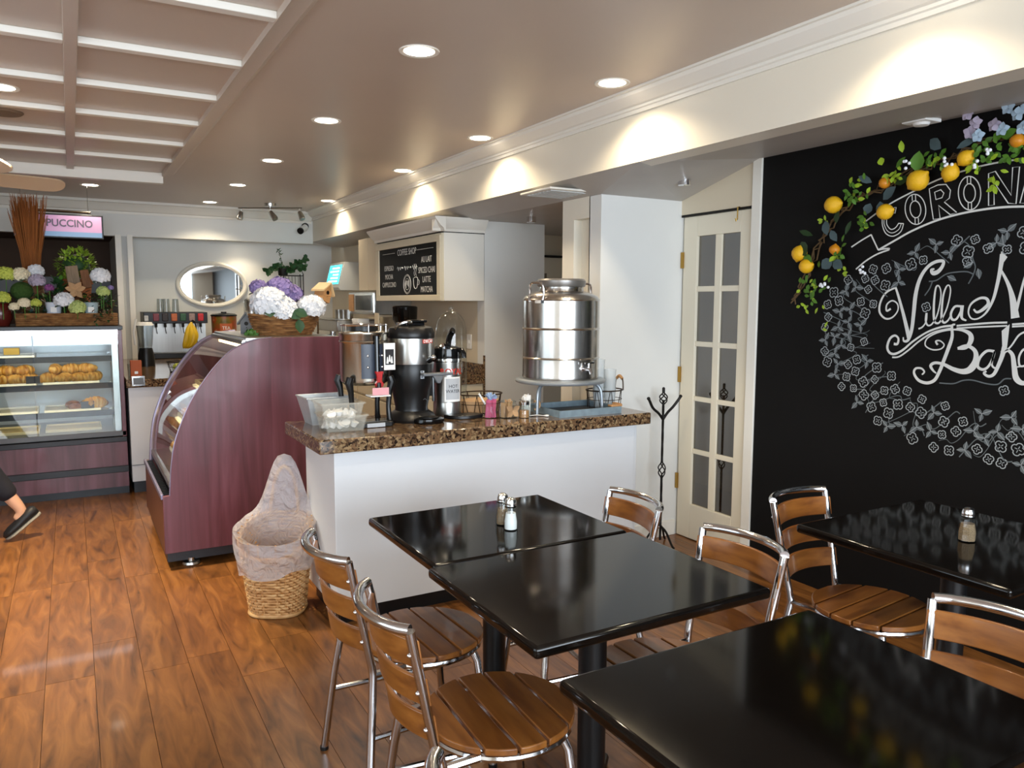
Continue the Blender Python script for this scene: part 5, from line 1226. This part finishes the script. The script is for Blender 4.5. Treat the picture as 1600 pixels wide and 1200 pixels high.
# ================================================================ CEILING AND SOFFIT FITTINGS
tl = thing('track_light', 'brushed track light bar with three small spot heads', 'track light', (1.88, 8.45, ZC), math.radians(-31))
MB().lathe([(0, -.03), (.06, -.03), (.062, 0), (0, 0)], n=24).build('canopy', 'brushed_steel', tl); MB().tube([(-.34, 0, -.045), (.34, 0, -.045)], .007, 8).build('bar', 'brushed_steel', tl); MB().tube([(0, 0, -.03), (0, 0, -.045)], .008, 8).build('bar_stem', 'brushed_steel', tl)
for x, dx in ((-.31, -.01), (0, .05), (.31, .03)):
    h = MB().tube([(x, 0, -.045), (x, 0, -.085)], .006, 6).build('head_stem', 'brushed_steel', tl)
    MB().tube([(x, 0, -.085), (x + dx, -.02, -.15), (x + dx * 1.2, -.024, -.165)], [.022, .034, .03], 12).build('spot_head', 'brushed_steel', tl)
sec = thing('security_camera', 'white and black security camera on the back header', 'camera', (2.36, HY, 2.34))
MB().lathe([(0, 0), (.04, 0), (.04, .02), (0, .02)], (.04, -.02, .03), 18, axis='y').build('mount', 'black_plastic', sec); MB().tube([(.04, -.02, .03), (.01, -.07, .0)], .012, 8).build('arm', 'black_plastic', sec)
MB().tube([(.03, -.06, .015), (-.04, -.13, -.03)], .036, 14).build('barrel', 'white_plastic', sec); MB().tube([(-.04, -.13, -.03), (-.055, -.145, -.04)], .037, 14).build('lens_hood', 'black_plastic', sec)
fn = thing('ceiling_fan', 'pale ceiling fan with broad blades at the left edge', 'ceiling fan', (-.66, 5.33, 2.2))
mat('fan_tan', '#c2a98c', .4)
MB().lathe([(0, -.06), (.09, -.05), (.11, 0), (.11, .06), (.06, .09), (0, .09)], n=28).build('motor', 'fan_tan', fn); MB().tube([(0, 0, .09), (0, 0, .33)], .012, 8).build('downrod', 'fan_tan', fn)
for k in range(5):
    a = math.radians(18 + 72 * k); bo = MB().prism(cr([(.13, -.03), (.3, -.062), (.6, -.07), (.68, -.05), (.70, 0), (.68, .05), (.6, .07), (.3, .062), (.13, .03)], 3), 'z', -.005, .005).build('blade', 'fan_tan', fn); bo.rotation_euler = (0, 0, a); bo.data.transform(Matrix.Rotation(math.radians(-24), 4, 'X'))
csp = thing('ceiling_speaker', 'round grey-brown ceiling speaker grille at the left edge', 'speaker', (-.27, 5.15, ZC)); MB().lathe([(0, -.012), (.09, -.012), (.1, -.004), (.1, 0), (0, 0)], n=28).build('grille', mat('speaker_brown', '#7d6b5a', .6), csp)
for k, (x, y, z, lab) in enumerate(((3.06, 3.40, 2.213, 'small chrome cylinder spotlight over the glazed door'), (3.03, 5.03, 2.146, 'small chrome cylinder spotlight in the kitchen passage soffit'))):
    t = thing('soffit_spotlight', lab, 'spotlight', (x, y, z)); MB().lathe([(.034, 0), (.036, -.01), (.036, -.045), (.03, -.048)], n=20).build('barrel', 'chrome', t); MB().lathe([(0, -.04), (.03, -.04)], n=20, cap=False).build('lens', 'black_gloss', t)
vt = thing('air_vent', 'flat white air vent in the soffit above the drinks dispenser', 'vent', (2.62, 3.98, 2.165))
MB().box(-.2, .2, -.17, .17, -.012, 0).build('frame', 'trim_white', vt, bevel=.003)
for k in range(7): MB().box(-.17, .17, -.13 + k * .042, -.11 + k * .042, -.018, -.012).build('louvre', 'grey_paint', vt)
dt = thing('soffit_detector', 'small white square fitting on the soffit above the garland', 'detector', (3.2, 2.085, 2.282)); MB().box(-.055, .055, -.055, .055, -.012, .004).build('plate', 'white_plastic', dt, bevel=.003); MB().lathe([(0, -.025), (.03, -.022), (.035, -.012), (0, -.012)], n=18).build('dome', 'white_plastic', dt)
# a chair left in the passage
dup(ch, (3.32, 4.85, 0), math.radians(60), 'bistro chair standing in the kitchen passage behind the dispenser')
# ================================================================ CHALK ART ON THE BLACK WALL
mat('chalk_grey', '#a6abad', .9); mat('chalk_dim', '#63696b', .9)
XW = BW - .0015
class Chalk:
    """flat chalk strokes drawn in the plane of the wall, coordinates (y, z)"""
    def __init__(s): s.b = MB(); s.k = 0
    def stroke(s, pts, w, closed=False, smooth=5):
        q = cr(pts, smooth, closed) if smooth else list(pts); n = len(q)
        ws = w if isinstance(w, (list, tuple)) else [w, w]
        vs = []; s.k += 1; XW = BW - .001 - 4e-6 * s.k
        for i in range(n):
            a = q[(i - 1) % n] if closed else q[max(i - 1, 0)]; c = q[(i + 1) % n] if closed else q[min(i + 1, n - 1)]
            ty, tz = c[0] - a[0], c[1] - a[1]; L = math.hypot(ty, tz) or 1; ny, nz = -tz / L, ty / L
            t = i / max(1, n - 1) * (len(ws) - 1); k = min(int(t), len(ws) - 2); ww = (ws[k] + (ws[k + 1] - ws[k]) * (t - k)) / 2
            vs += [(XW, q[i][0] + ny * ww, q[i][1] + nz * ww), (XW, q[i][0] - ny * ww, q[i][1] - nz * ww)]
        fs = [(2 * i, 2 * i + 1, 2 * ((i + 1) % n) + 1, 2 * ((i + 1) % n)) for i in range(n if closed else n - 1)]
        s.b.add(vs, fs); return s
    def fill(s, pts): s.k += 1; s.b.add([(BW - .001 - 4e-6 * s.k, p[0], p[1]) for p in pts], [tuple(range(len(pts)))]); return s
def wp(px, py): p = onX(px, py, BW); return (p.y, p.z)
def A(*c): return [wp(1340 + c[i] * .21667, 360 + c[i + 1] * .21667) for i in range(0, len(c), 2)]
def B(*c): return [wp(1320 + c[i] * .175, 230 + c[i + 1] * .175) for i in range(0, len(c), 2)]
u1 = .00068       # metres per tracing unit
le = Chalk()
# V
le.stroke(A(240,565, 210,580, 212,535, 250,507, 288,530, 290,580, 250,628, 200,635, 160,590, 165,520, 205,450, 275,412), [u1*14, u1*10, u1*10, u1*16, u1*12])
le.stroke(A(275,410, 300,490, 335,620, 372,775), [u1*14, u1*20, u1*30])
le.stroke(A(330,770, 335,798, 365,790, 390,720, 405,600, 420,460, 450,350, 500,270, 560,228, 618,222, 612,260, 580,298, 545,308, 533,285, 555,278), [u1*8, u1*22, u1*28, u1*22, u1*20, u1*30, u1*10])
# i l l a
le.stroke(A(440,710, 470,695, 495,655, 498,595), [u1*12, u1*9, u1*14]); le.stroke(A(498,595, 492,650, 508,685, 540,672, 578,600, 602,470, 590,405, 566,412, 552,520, 552,640, 572,670, 602,650, 645,560, 670,450, 664,400, 642,405, 617,480, 606,620, 622,665, 652,650, 672,615), [u1*14, u1*10, u1*8, u1*16, u1*10, u1*8, u1*16, u1*8])
le.stroke(A(748,548, 702,550, 674,600, 682,640, 712,640, 742,590, 752,545), [u1*14, u1*16, u1*10]); le.stroke(A(755,540, 750,600, 755,635, 785,650), [u1*24, u1*18, u1*10])
# N
le.stroke(A(838,568, 862,590, 905,570, 943,530, 930,492, 880,490, 820,530, 800,590, 822,635, 872,635, 930,590, 978,500, 1008,390, 1030,280, 1045,170), [u1*10, u1*22, u1*16, u1*10, u1*10, u1*20, u1*28])
le.fill(A(1036,150, 1082,192, 1055,230, 1040,300, 1020,300)); le.stroke(A(1038,290, 1088,390, 1118,490, 1138,632), [u1*12, u1*26, u1*50]); le.stroke(A(1140,600, 1165,500, 1195,380, 1222,290), [u1*20, u1*14, u1*12])
# underline scrolls
le.stroke(A(262,818, 288,818, 295,780, 270,758, 235,780, 215,840, 232,882, 272,890, 330,860, 400,800, 500,735, 600,698, 680,687), [u1*18, u1*14, u1*18, u1*16, u1*12, u1*14]); le.stroke(A(250,915, 300,910, 370,862, 450,795, 550,735, 680,706), u1*11)
le.stroke(A(715,688, 800,680, 950,668, 1080,664), u1*12); le.stroke(A(715,706, 850,698, 1080,688), u1*10); le.stroke(A(1115,678, 1230,670), u1*12); le.stroke(A(1115,694, 1230,688), u1*10)
# B
le.stroke(A(578,825, 565,800, 595,796, 625,825, 600,855, 540,860, 490,830, 502,780, 570,740, 660,718, 750,718, 812,748, 816,800, 780,845, 722,852), [u1*14, u1*8, u1*9, u1*9, u1*10, u1*34, u1*14]); le.stroke(A(722,850, 790,832, 848,870, 852,940, 815,1000, 760,1018, 690,1000, 620,965, 560,955, 528,975, 545,1010, 568,1030), [u1*14, u1*24, u1*44, u1*30, u1*18, u1*20, u1*8])
le.stroke(A(705,678, 682,690, 682,770, 652,860, 620,945, 590,1020, 555,1080, 500,1100, 440,1080, 408,1030, 420,996, 460,995, 482,1020, 465,1040), [u1*10, u1*24, u1*22, u1*20, u1*14, u1*10])
# a K e
le.stroke(A(988,872, 932,870, 882,920, 867,980, 902,1003, 942,983, 977,920, 990,872, 968,960, 988,992, 1010,985), [u1*16, u1*18, u1*12, u1*12]); le.fill(A(1040,725, 1098,676, 1078,850, 1045,860))
le.stroke(A(1060,840, 1045,900, 1020,965, 985,1035, 945,1052, 912,1030, 930,1015), [u1*30, u1*20, u1*12]); le.stroke(A(1225,725, 1165,755, 1115,825, 1082,858, 1040,872, 1052,886, 1085,866, 1118,900, 1130,980, 1142,1060, 1178,1098, 1225,1100), [u1*12, u1*10, u1*10, u1*14, u1*26, u1*36, u1*22]); le.stroke(A(1225,850, 1190,865, 1165,915, 1168,970, 1190,980, 1225,965), u1*12)
le.stroke(A(1150,985, 1200,975, 1230,950), u1*8)
sl = le.b.build('chalk_lettering', 'chalk_white', smooth=0); sl['kind'] = 'thing'; tag(sl, 'large white chalk script lettering across the black wall', 'lettering')
# arched banner with outlined capitals
ba = Chalk(); v1 = .0005
ba.stroke(B(300,918, 450,832, 600,748, 800,662, 1000,602, 1200,562, 1400,537, 1600,530, 1800,535, 2000,560), v1*18); ba.stroke(B(190,660, 390,515, 600,402, 830,292, 1050,215, 1300,150, 1600,105, 1900,95), v1*14)
ba.stroke(B(235,780, 268,850, 300,918), v1*14); ba.stroke(B(300,918, 350,908, 400,905, 380,920), v1*14); ba.stroke(B(60,892, 150,832, 235,782), v1*14); ba.stroke(B(100,1090, 190,1015, 290,955, 398,915), v1*15)
ba.stroke(B(335,640, 338,700, 368,770, 430,795, 500,755, 526,682), v1*9); ba.stroke(B(375,640, 377,690, 412,733, 452,720, 482,680), v1*9); ba.stroke(B(352,650, 354,692, 382,748, 428,765, 482,735, 505,685), v1*7); ba.stroke(B(478,680, 526,682), v1*9, smooth=0); ba.stroke(B(440,540, 460,537, 450,590, 433,585), v1*9, smooth=0)
def oval(cx, cy, rx, ry, tilt): return B(*sum([[cx + rx * math.cos(a) * math.cos(tilt) - ry * math.sin(a) * math.sin(tilt), cy + rx * math.cos(a) * math.sin(tilt) + ry * math.sin(a) * math.cos(tilt)] for a in [2 * PI * i / 20 for i in range(20)]], []))
for cx, cy, rx, ry, tl_ in ((632, 555, 92, 135, -.1), (1115, 410, 100, 150, -.03)):
    ba.stroke(oval(cx, cy, rx, ry, tl_), v1*9, True, 2); ba.stroke(oval(cx, cy, rx * .52, ry * .56, tl_), v1*9, True, 2)
    for s in (-1, 1):
        for o_ in (-16, 14): ba.stroke(B(cx + o_ - s * 0 + s * -tl_ * 90 * 0 + (ry * .56 * -s) * 0 + s * 12 * abs(tl_) * 10, cy + s * ry * .57, cx + o_ + s * 14 * abs(tl_) * 10, cy + s * ry * .97), v1*8, smooth=0)
ba.stroke(B(755,372, 832,337, 905,332, 945,385, 935,455, 890,490, 1000,583, 942,602, 838,520, 852,635, 792,645, 770,500), v1*9, True, 0); ba.stroke(B(803,402, 858,380, 886,410, 870,450, 815,468), v1*9, True, 0)
ba.stroke(B(1285,235, 1285,522, 1335,515, 1332,310, 1460,500, 1530,506, 1562,175, 1500,180, 1487,430, 1345,215), v1*9, True, 0)
ba.stroke(B(1565,500, 1655,160, 1712,160, 1785,500, 1735,500, 1715,410, 1640,410, 1618,500), v1*9, True, 0); ba.stroke(B(1655,350, 1682,230, 1705,350), v1*9, True, 0)
sl = ba.b.build('chalk_banner', 'chalk_white', smooth=0); tag(sl, 'arched chalk banner with outlined capitals above the script lettering', 'lettering')
# vine wreath
rw = random.Random(5); fl2, lf, vn = Chalk(), Chalk(), Chalk()
WC, WZ, RO, RI = 1.80, 1.375, (.87, .545), (.585, .335)
def banner_below(y, z):       # the wreath stays under the arched banner
    yy = wp(1320 + 1400 * .175, 0)[0]; return z < 1.80 - .30 * (y - 1.75) ** 2
def quat(y, z, r, rot):
    pts = []
    for i in range(24):
        a = 2 * PI * i / 24; k = r * (.72 + .3 * abs(math.cos(2 * a)) ** .6); pts.append((y + k * math.cos(a + rot), z + k * math.sin(a + rot)))
    fl2.stroke(pts, .0042, True, 0)
    for s in range(4):
        a = rot + s * PI / 2; fl2.stroke([(y + r * .12 * math.cos(a), z + r * .12 * math.sin(a)), (y + r * .55 * math.cos(a), z + r * .55 * math.sin(a))], .003, smooth=0)
def cleaf(y, z, a, L):
    w = L * .3; d = (math.cos(a), math.sin(a)); n = (-d[1], d[0])
    out = [(y + d[0] * L * t + n[0] * w * s, z + d[1] * L * t + n[1] * w * s) for t, s in ((0, 0), (.25, .8), (.5, 1), (.8, .5), (1, 0), (.8, -.5), (.5, -1), (.25, -.8))]
    lf.fill(out)
    fl2.stroke([(y, z), (y + d[0] * L, z + d[1] * L)], .0022, smooth=0)
pts = []
for _ in range(9000):
    a = rw.uniform(0, 2 * PI); t = math.sqrt(rw.random()); k = t
    y = WC + (RI[0] + (RO[0] - RI[0]) * k) * math.cos(a); z = WZ + (RI[1] + (RO[1] - RI[1]) * k) * math.sin(a)
    if z > WZ and not banner_below(y, z): continue
    if y < .75: continue
    if all((y - p[0]) ** 2 + (z - p[1]) ** 2 > .053 ** 2 for p in pts): pts.append((y, z))
for k, (y, z) in enumerate(pts):
    if k % 5 < 3: quat(y, z, rw.uniform(.019, .027), rw.uniform(0, 1.5))
    else:
        a = rw.uniform(0, 6.3); cleaf(y, z, a, .045); cleaf(y, z, a + 2.2, .035); cleaf(y, z, a + 4.1, .038)
for k in range(60):
    a = 2 * PI * k / 60 + rw.uniform(-.06, .06); s = rw.choice((-1, 1)); q = []
    for j in range(8):
        aa = a + s * j * .035; kk = .1 + .8 * (j / 7 if k % 2 else 1 - j / 7) + .12 * math.sin(j * 1.5 + k); y = WC + (RI[0] + (RO[0] - RI[0]) * kk) * math.cos(aa); z = WZ + (RI[1] + (RO[1] - RI[1]) * kk) * math.sin(aa)
        if z > WZ and not banner_below(y, z - .01): break
        q.append((y, z))
    if len(q) > 3: vn.stroke(q, [.0048, .0022], smooth=4)
for c in ((590,1100, 690,1105, 760,1082, 830,1080, 930,1105, 1010,1110, 1060,1072, 1110,1070), (515,368, 570,360, 640,315, 720,300, 790,298, 835,315), (540,370, 520,420, 485,470), (800,385, 835,320, 850,260, 830,200, 835,160), (650,200, 700,140, 750,95, 810,40)): vn.stroke(A(*c), .0055)
for x, y in ((498, 553), (795, 225), (945, 130), (1060, 1155)): p = A(x, y)[0]; quat(p[0], p[1], .021, .4)
for x, y, a in ((870, 275, 4.5), (650, 330, 3.6), (770, 270, 2.6), (1055, 105, 1.4)): p = A(x, y)[0]; cleaf(p[0], p[1], a, .045)
wr_ = thing('chalk_wreath', 'ring of chalk drawn vines and four-petal flowers on the black wall', 'chalk drawing', (0, 0, 0))
for c, n, m in ((fl2, 'flower_outlines', 'chalk_grey'), (lf, 'leaf_shapes', 'chalk_dim'), (vn, 'vine_lines', 'chalk_dim')):
    for i in range(len(c.b.v)):
        q = c.b.v[i]; c.b.v[i] = (q[0] + (.0006 if n == 'leaf_shapes' else 0), q[1], q[2])
    o = c.b.build(n, m, wr_, smooth=0); o['kind'] = 'stuff'
# ================================================================ LEMON GARLAND
ga = thing('lemon_garland', 'artificial lemon and leaf garland arched over the chalk lettering', 'garland', (BW, 1.95, 1.75))
def G(px, py, off=.05): p = onX(px, py, BW - off); return p - Vector(ga.location)
mat('lemon_skin', '#ecb51c', .42, noise=(14, .12), bump=(90, .25)); mat('orange_skin', '#cf8418', .45, noise=(14, .15))
mat('leaf_euc', '#46575a', .6, noise=(9, .15)); mat('leaf_garland', '#4f7a24', .45, noise=(14, .3)); mat('leaf_bright', '#9dbb2f', .45, noise=(14, .2)); mat('leaf_deep', '#1f3a18', .5, noise=(14, .2))
lem = MB().lathe([(0, -1.12), (.1, -1.06), (.24, -.93), (.55, -.74), (.82, -.4), (.92, 0), (.82, .4), (.55, .74), (.26, .93), (.14, 1.08), (0, 1.16)], n=20).mesh('lemon', 60)
lem.materials.append(MATS['lemon_skin']); orr = lem.copy(); orr.materials.clear(); orr.materials.append(MATS['orange_skin'])
for px, py, r, an, m in ((1302, 320, 16, 85, 0), (1249, 396, 15, 20, 0), (1260, 416, 14, 80, 0), (1304, 390, 10, 10, 1), (1382, 286, 10, 60, 1), (1383, 331, 14, 80, 0), (1434, 282, 17.5, 55, 0), (1485, 270, 13.5, 30, 0), (1509, 247, 12.5, 50, 0), (1590, 220, 11, 20, 1), (1650, 205, 13, 40, 0)):
    o = bpy.data.objects.new('lemon', orr if m else lem); COL.objects.link(o); o.parent = ga; o.location = G(px, py, .055); k = r * .0029; o.scale = (k, k, k * (1.0 if not m else .9)); o.rotation_euler = (math.radians(an), 0, 0)
path = [G(*p, .02) for p in ((1240, 470), (1262, 425), (1285, 375), (1305, 345), (1340, 310), (1385, 292), (1430, 265), (1480, 250), (1530, 228), (1600, 200), (1680, 185), (1760, 190))]
rg = random.Random(21)
for s in range(3): MB().tube([Vector(q) + Vector((rg.uniform(-.01, .01), rg.uniform(-.02, .02), rg.uniform(-.02, .02))) for q in cr(path, 5)], .004, 6).build('garland_stem', 'stem_brown', ga)
def gl(px, py, ang, L, w, m, off=.06, wid=1):
    a = math.radians(ang); MB().leaf(G(px, py, off), (rg.uniform(-.25, .1), -math.cos(a), math.sin(a)), L * .0029, w * .0029, (-1, rg.uniform(-.3, .3), rg.uniform(-.2, .3)), .12, .15).build('leaf', m, ga, smooth=60)
# broad dark and grey-blue leaves seen singly: (px, py, direction, length, width)
for q in ((1252, 378, 300, 30, 24, 'leaf_deep'), (1256, 400, 330, 22, 16, 'leaf_garland'), (1290, 345, 285, 26, 17, 'leaf_euc'), (1298, 360, 300, 22, 14, 'leaf_euc'), (1300, 405, 220, 24, 20, 'leaf_euc'), (1302, 408, 330, 24, 18, 'leaf_euc'), (1360, 318, 250, 18, 16, 'leaf_euc'), (1375, 315, 285, 24, 15, 'leaf_euc'), (1380, 312, 40, 28, 18, 'leaf_euc'), (1362, 285, 150, 26, 12, 'leaf_euc'), (1432, 268, 80, 30, 22, 'leaf_garland'), (1420, 278, 190, 26, 15, 'leaf_deep'), (1410, 238, 95, 18, 10, 'leaf_bright'), (1378, 258, 110, 14, 12, 'leaf_bright'), (1400, 262, 40, 22, 10, 'leaf_garland'), (1470, 232, 140, 26, 18, 'leaf_euc'), (1495, 232, 25, 30, 12, 'leaf_euc'), (1555, 222, 70, 18, 14, 'leaf_garland'), (1565, 215, 20, 22, 14, 'leaf_garland'), (1270, 368, 160, 34, 10, 'leaf_deep'), (1265, 420, 200, 16, 8, 'leaf_deep'), (1310, 330, 260, 20, 14, 'leaf_deep'), (1330, 345, 250, 24, 8, 'leaf_deep')): gl(*q)
# bright sprig leaves in clusters
for cx, cy, n, rx, ry, m in ((1335, 300, 26, 22, 16, 'leaf_garland'), (1272, 450, 30, 22, 24, 'leaf_garland'), (1310, 398, 16, 14, 14, 'leaf_garland'), (1352, 345, 14, 8, 18, 'leaf_garland'), (1395, 275, 14, 18, 14, 'leaf_bright'), (1460, 250, 18, 22, 14, 'leaf_garland'), (1535, 240, 24, 22, 16, 'leaf_garland'), (1580, 238, 22, 22, 16, 'leaf_garland'), (1525, 262, 8, 8, 12, 'leaf_bright'), (1558, 290, 7, 6, 16, 'leaf_bright'), (1640, 215, 24, 40, 22, 'leaf_garland'), (1270, 480, 8, 26, 8, 'leaf_bright'), (1288, 345, 5, 8, 8, 'leaf_bright'), (1320, 425, 5, 16, 8, 'leaf_bright'), (1284, 515, 2, 4, 4, 'leaf_bright')):
    for k in range(n): gl(cx + rg.gauss(0, rx * .5), cy + rg.gauss(0, ry * .5), rg.uniform(0, 360), rg.uniform(8, 13), rg.uniform(5, 8), m if rg.random() < .8 else 'leaf_bright', rg.uniform(.03, .075))
ber = MB().ball((0, 0, 0), .0075, n=8, m=6).mesh('berry', 60); ber.materials.append(MATS['petal_white'])
for cx, cy, n in ((1418, 258, 4), (1482, 252, 5), (1545, 236, 4), (1288, 448, 7), (1350, 422, 5), (1520, 255, 3)):
    for k in range(n):
        o = bpy.data.objects.new('berry', ber); COL.objects.link(o); o.parent = ga; o.location = G(cx + rg.uniform(-7, 7), cy + rg.uniform(-7, 7), .075)
for px, py, k in ((1528, 212, 0), (1515, 207, 1), (1512, 178, 1), (1566, 202, 0), (1553, 195, 1), (1590, 178, 0), (1575, 168, 0), (1598, 200, 0), (1524, 192, 1), (1605, 168, 0), (1620, 185, 0)):
    for j in range(5): gl(px, py, 72 * j + 10, 10, 9, 'petal_blue' if not k else 'petal_lilac', .06 + .01 * rg.random())
# ================================================================ PERSON WALKING OUT OF THE PICTURE
mat('skin_tone', '#c99a7e', .5); mat('navy_cloth', '#14151f', .85); mat('grey_cloth', '#4c5058', .85); mat('shoe_black', '#17171a', .5); mat('shoe_sole', '#8a8478', .7); mat('hair_dark', '#2a1c14', .6)
def skinned(name, verts, edges, radii, m, parent, root=0, sub=2):
    me = bpy.data.meshes.new(name); me.from_pydata(verts, edges, []); o = bpy.data.objects.new(name, me); COL.objects.link(o); o.parent = parent
    sk = o.modifiers.new('skin', 'SKIN'); ss = o.modifiers.new('subsurf', 'SUBSURF'); ss.levels = sub; ss.render_levels = sub
    L = me.skin_vertices[0].data if me.skin_vertices else None
    if L is None:
        bm = bmesh.new(); bm.from_mesh(me); bm.verts.layers.skin.verify(); bm.to_mesh(me); bm.free(); L = me.skin_vertices[0].data
    for i, r in enumerate(radii): L[i].radius = (r, r) if not isinstance(r, tuple) else r; L[i].use_root = (i == root)
    # freeze the grown surface into one mesh
    dg = bpy.context.evaluated_depsgraph_get(); nm = bpy.data.meshes.new_from_object(o.evaluated_get(dg)); bpy.data.objects.remove(o)
    nm.materials.clear(); nm.materials.append(MATS[m]); nm.shade_smooth(); o = bpy.data.objects.new(name, nm); COL.objects.link(o); o.parent = parent; return o
pe = thing('person', 'person in dark trousers and black slip-on shoe stepping out at left', 'person', (-.66, 5.6, 0))
# joints, local to the hips' ground point; walking towards -X
hip, chest, neck, head = (0, 0, .92), (-.03, 0, 1.28), (-.05, 0, 1.45), (-.07, 0, 1.6)
an1, kn1, hp1 = (.335, .07, .18), (.12, .08, .52), (.01, .08, .90)
an2, kn2, hp2 = (-.36, -.08, .08), (-.2, -.08, .49), (-.01, -.08, .90)
V_ = [hip, (0, 0, 1.08), chest, neck, head, (-.08, 0, 1.70), hp1, kn1, an1, (.30, .07, .12), hp2, kn2, an2, (-.46, -.08, .04),
      (-.03, .16, 1.39), (.03, .22, 1.14), (-.08, .22, .92), (-.03, -.16, 1.39), (-.12, -.22, 1.15), (-.3, -.2, 1.02)]
E_ = [(0, 1), (1, 2), (2, 3), (3, 4), (4, 5), (0, 6), (6, 7), (7, 8), (8, 9), (0, 10), (10, 11), (11, 12), (12, 13), (2, 14), (14, 15), (15, 16), (2, 17), (17, 18), (18, 19)]
R_ = [.13, .12, .14, .055, .085, .06, .085, .055, .036, .03, .085, .055, .036, .03, .055, .042, .028, .055, .042, .028]
bd = skinned('body', V_, E_, R_, 'skin_tone', pe)
skinned('trousers', [hip, hp1, kn1, (.285, .072, .26), hp2, kn2, (-.33, -.08, .16)], [(0, 1), (1, 2), (2, 3), (0, 4), (4, 5), (5, 6)], [.15, .1, .078, .062, .1, .078, .062], 'navy_cloth', pe)
skinned('shirt', [(0, 0, .98), chest, (-.045, 0, 1.40), (-.03, .16, 1.39), (.02, .22, 1.17), (-.03, -.16, 1.39), (-.11, -.22, 1.18)], [(0, 1), (1, 2), (1, 3), (3, 4), (1, 5), (5, 6)], [.15, .155, .08, .068, .056, .068, .056], 'grey_cloth', pe)
skinned('hair', [(-.04, 0, 1.66), (-.07, 0, 1.72), (.0, 0, 1.58)], [(0, 1), (0, 2)], [.1, .075, .07], 'hair_dark', pe)
MB().ball((-.155, 0, 1.6), .016).build('nose', 'skin_tone', pe); 
for s in (-1, 1): MB().ball((-.14, .034 * s, 1.63), .011).build('eye', 'label_white', pe); MB().ball((-.06, .085 * s, 1.61), .022, .012, .03).build('ear', 'skin_tone', pe)
MB().ball((-.145, 0, 1.56), .012, .026, .007).build('mouth', mat('lip', '#a05a50', .5), pe)
for s, h in ((1, (-.08, .22, .92)), (-1, (-.3, -.2, 1.02))):
    MB().ball((h[0], h[1], h[2] - .05), .022, .016, .05).build('palm', 'skin_tone', pe)
    for k in range(5):
        dx = -.02 + k * .011; L = (.05, .07, .075, .068, .055)[k]; MB().tube([(h[0] + dx, h[1], h[2] - .08), (h[0] + dx - .008, h[1] - .006 * s, h[2] - .08 - L * .55), (h[0] + dx - .02, h[1] - .014 * s, h[2] - .08 - L)] if k else [(h[0] - .02, h[1], h[2] - .03), (h[0] - .042, h[1] - .01 * s, h[2] - .06), (h[0] - .045, h[1] - .014 * s, h[2] - .09)], [.009, .008, .006], 8).build('finger', 'skin_tone', pe)
def shoe(toe, heel, up, side):
    """slip-on shoe between a toe and a heel point"""
    toe, heel, up = Vector(toe), Vector(heel), Vector(up).normalized(); d = (toe - heel); L = d.length; d.normalize(); s = d.cross(up).normalized(); up = s.cross(d)
    def loft(z0, z1, wk, m, name, st):
        vs = []; n = 12
        for t, w, h in st:
            for k in range(n):
                a = 2 * PI * k / n; c = heel + d * (L * t); vs.append(c + s * (w * wk * math.cos(a)) + up * (z0 + (h if z1 is None else z1 - z0) * (.5 + .5 * math.sin(a))))
        fs = [(i * n + k, i * n + (k + 1) % n, (i + 1) * n + (k + 1) % n, (i + 1) * n + k) for i in range(len(st) - 1) for k in range(n)] + [tuple(range(n)), tuple(range((len(st) - 1) * n, len(st) * n))]
        MB().add(vs, fs).build(name, m, pe, smooth=60)
    st = [(-.03, .018, .055), (.05, .034, .068), (.3, .034, .062), (.55, .04, .052), (.8, .042, .045), (.95, .03, .035), (1.02, .01, .02)]
    loft(.016, None, 1, 'shoe_black', 'shoe_upper', st); loft(0, .024, 1.1, 'shoe_sole', 'shoe_sole', st)
shoe((.25, .055, .012), (.43, .075, .15), (.5, 0, .75), 1)
shoe((-.54, -.08, .002), (-.30, -.08, .004), (0, 0, 1), -1)
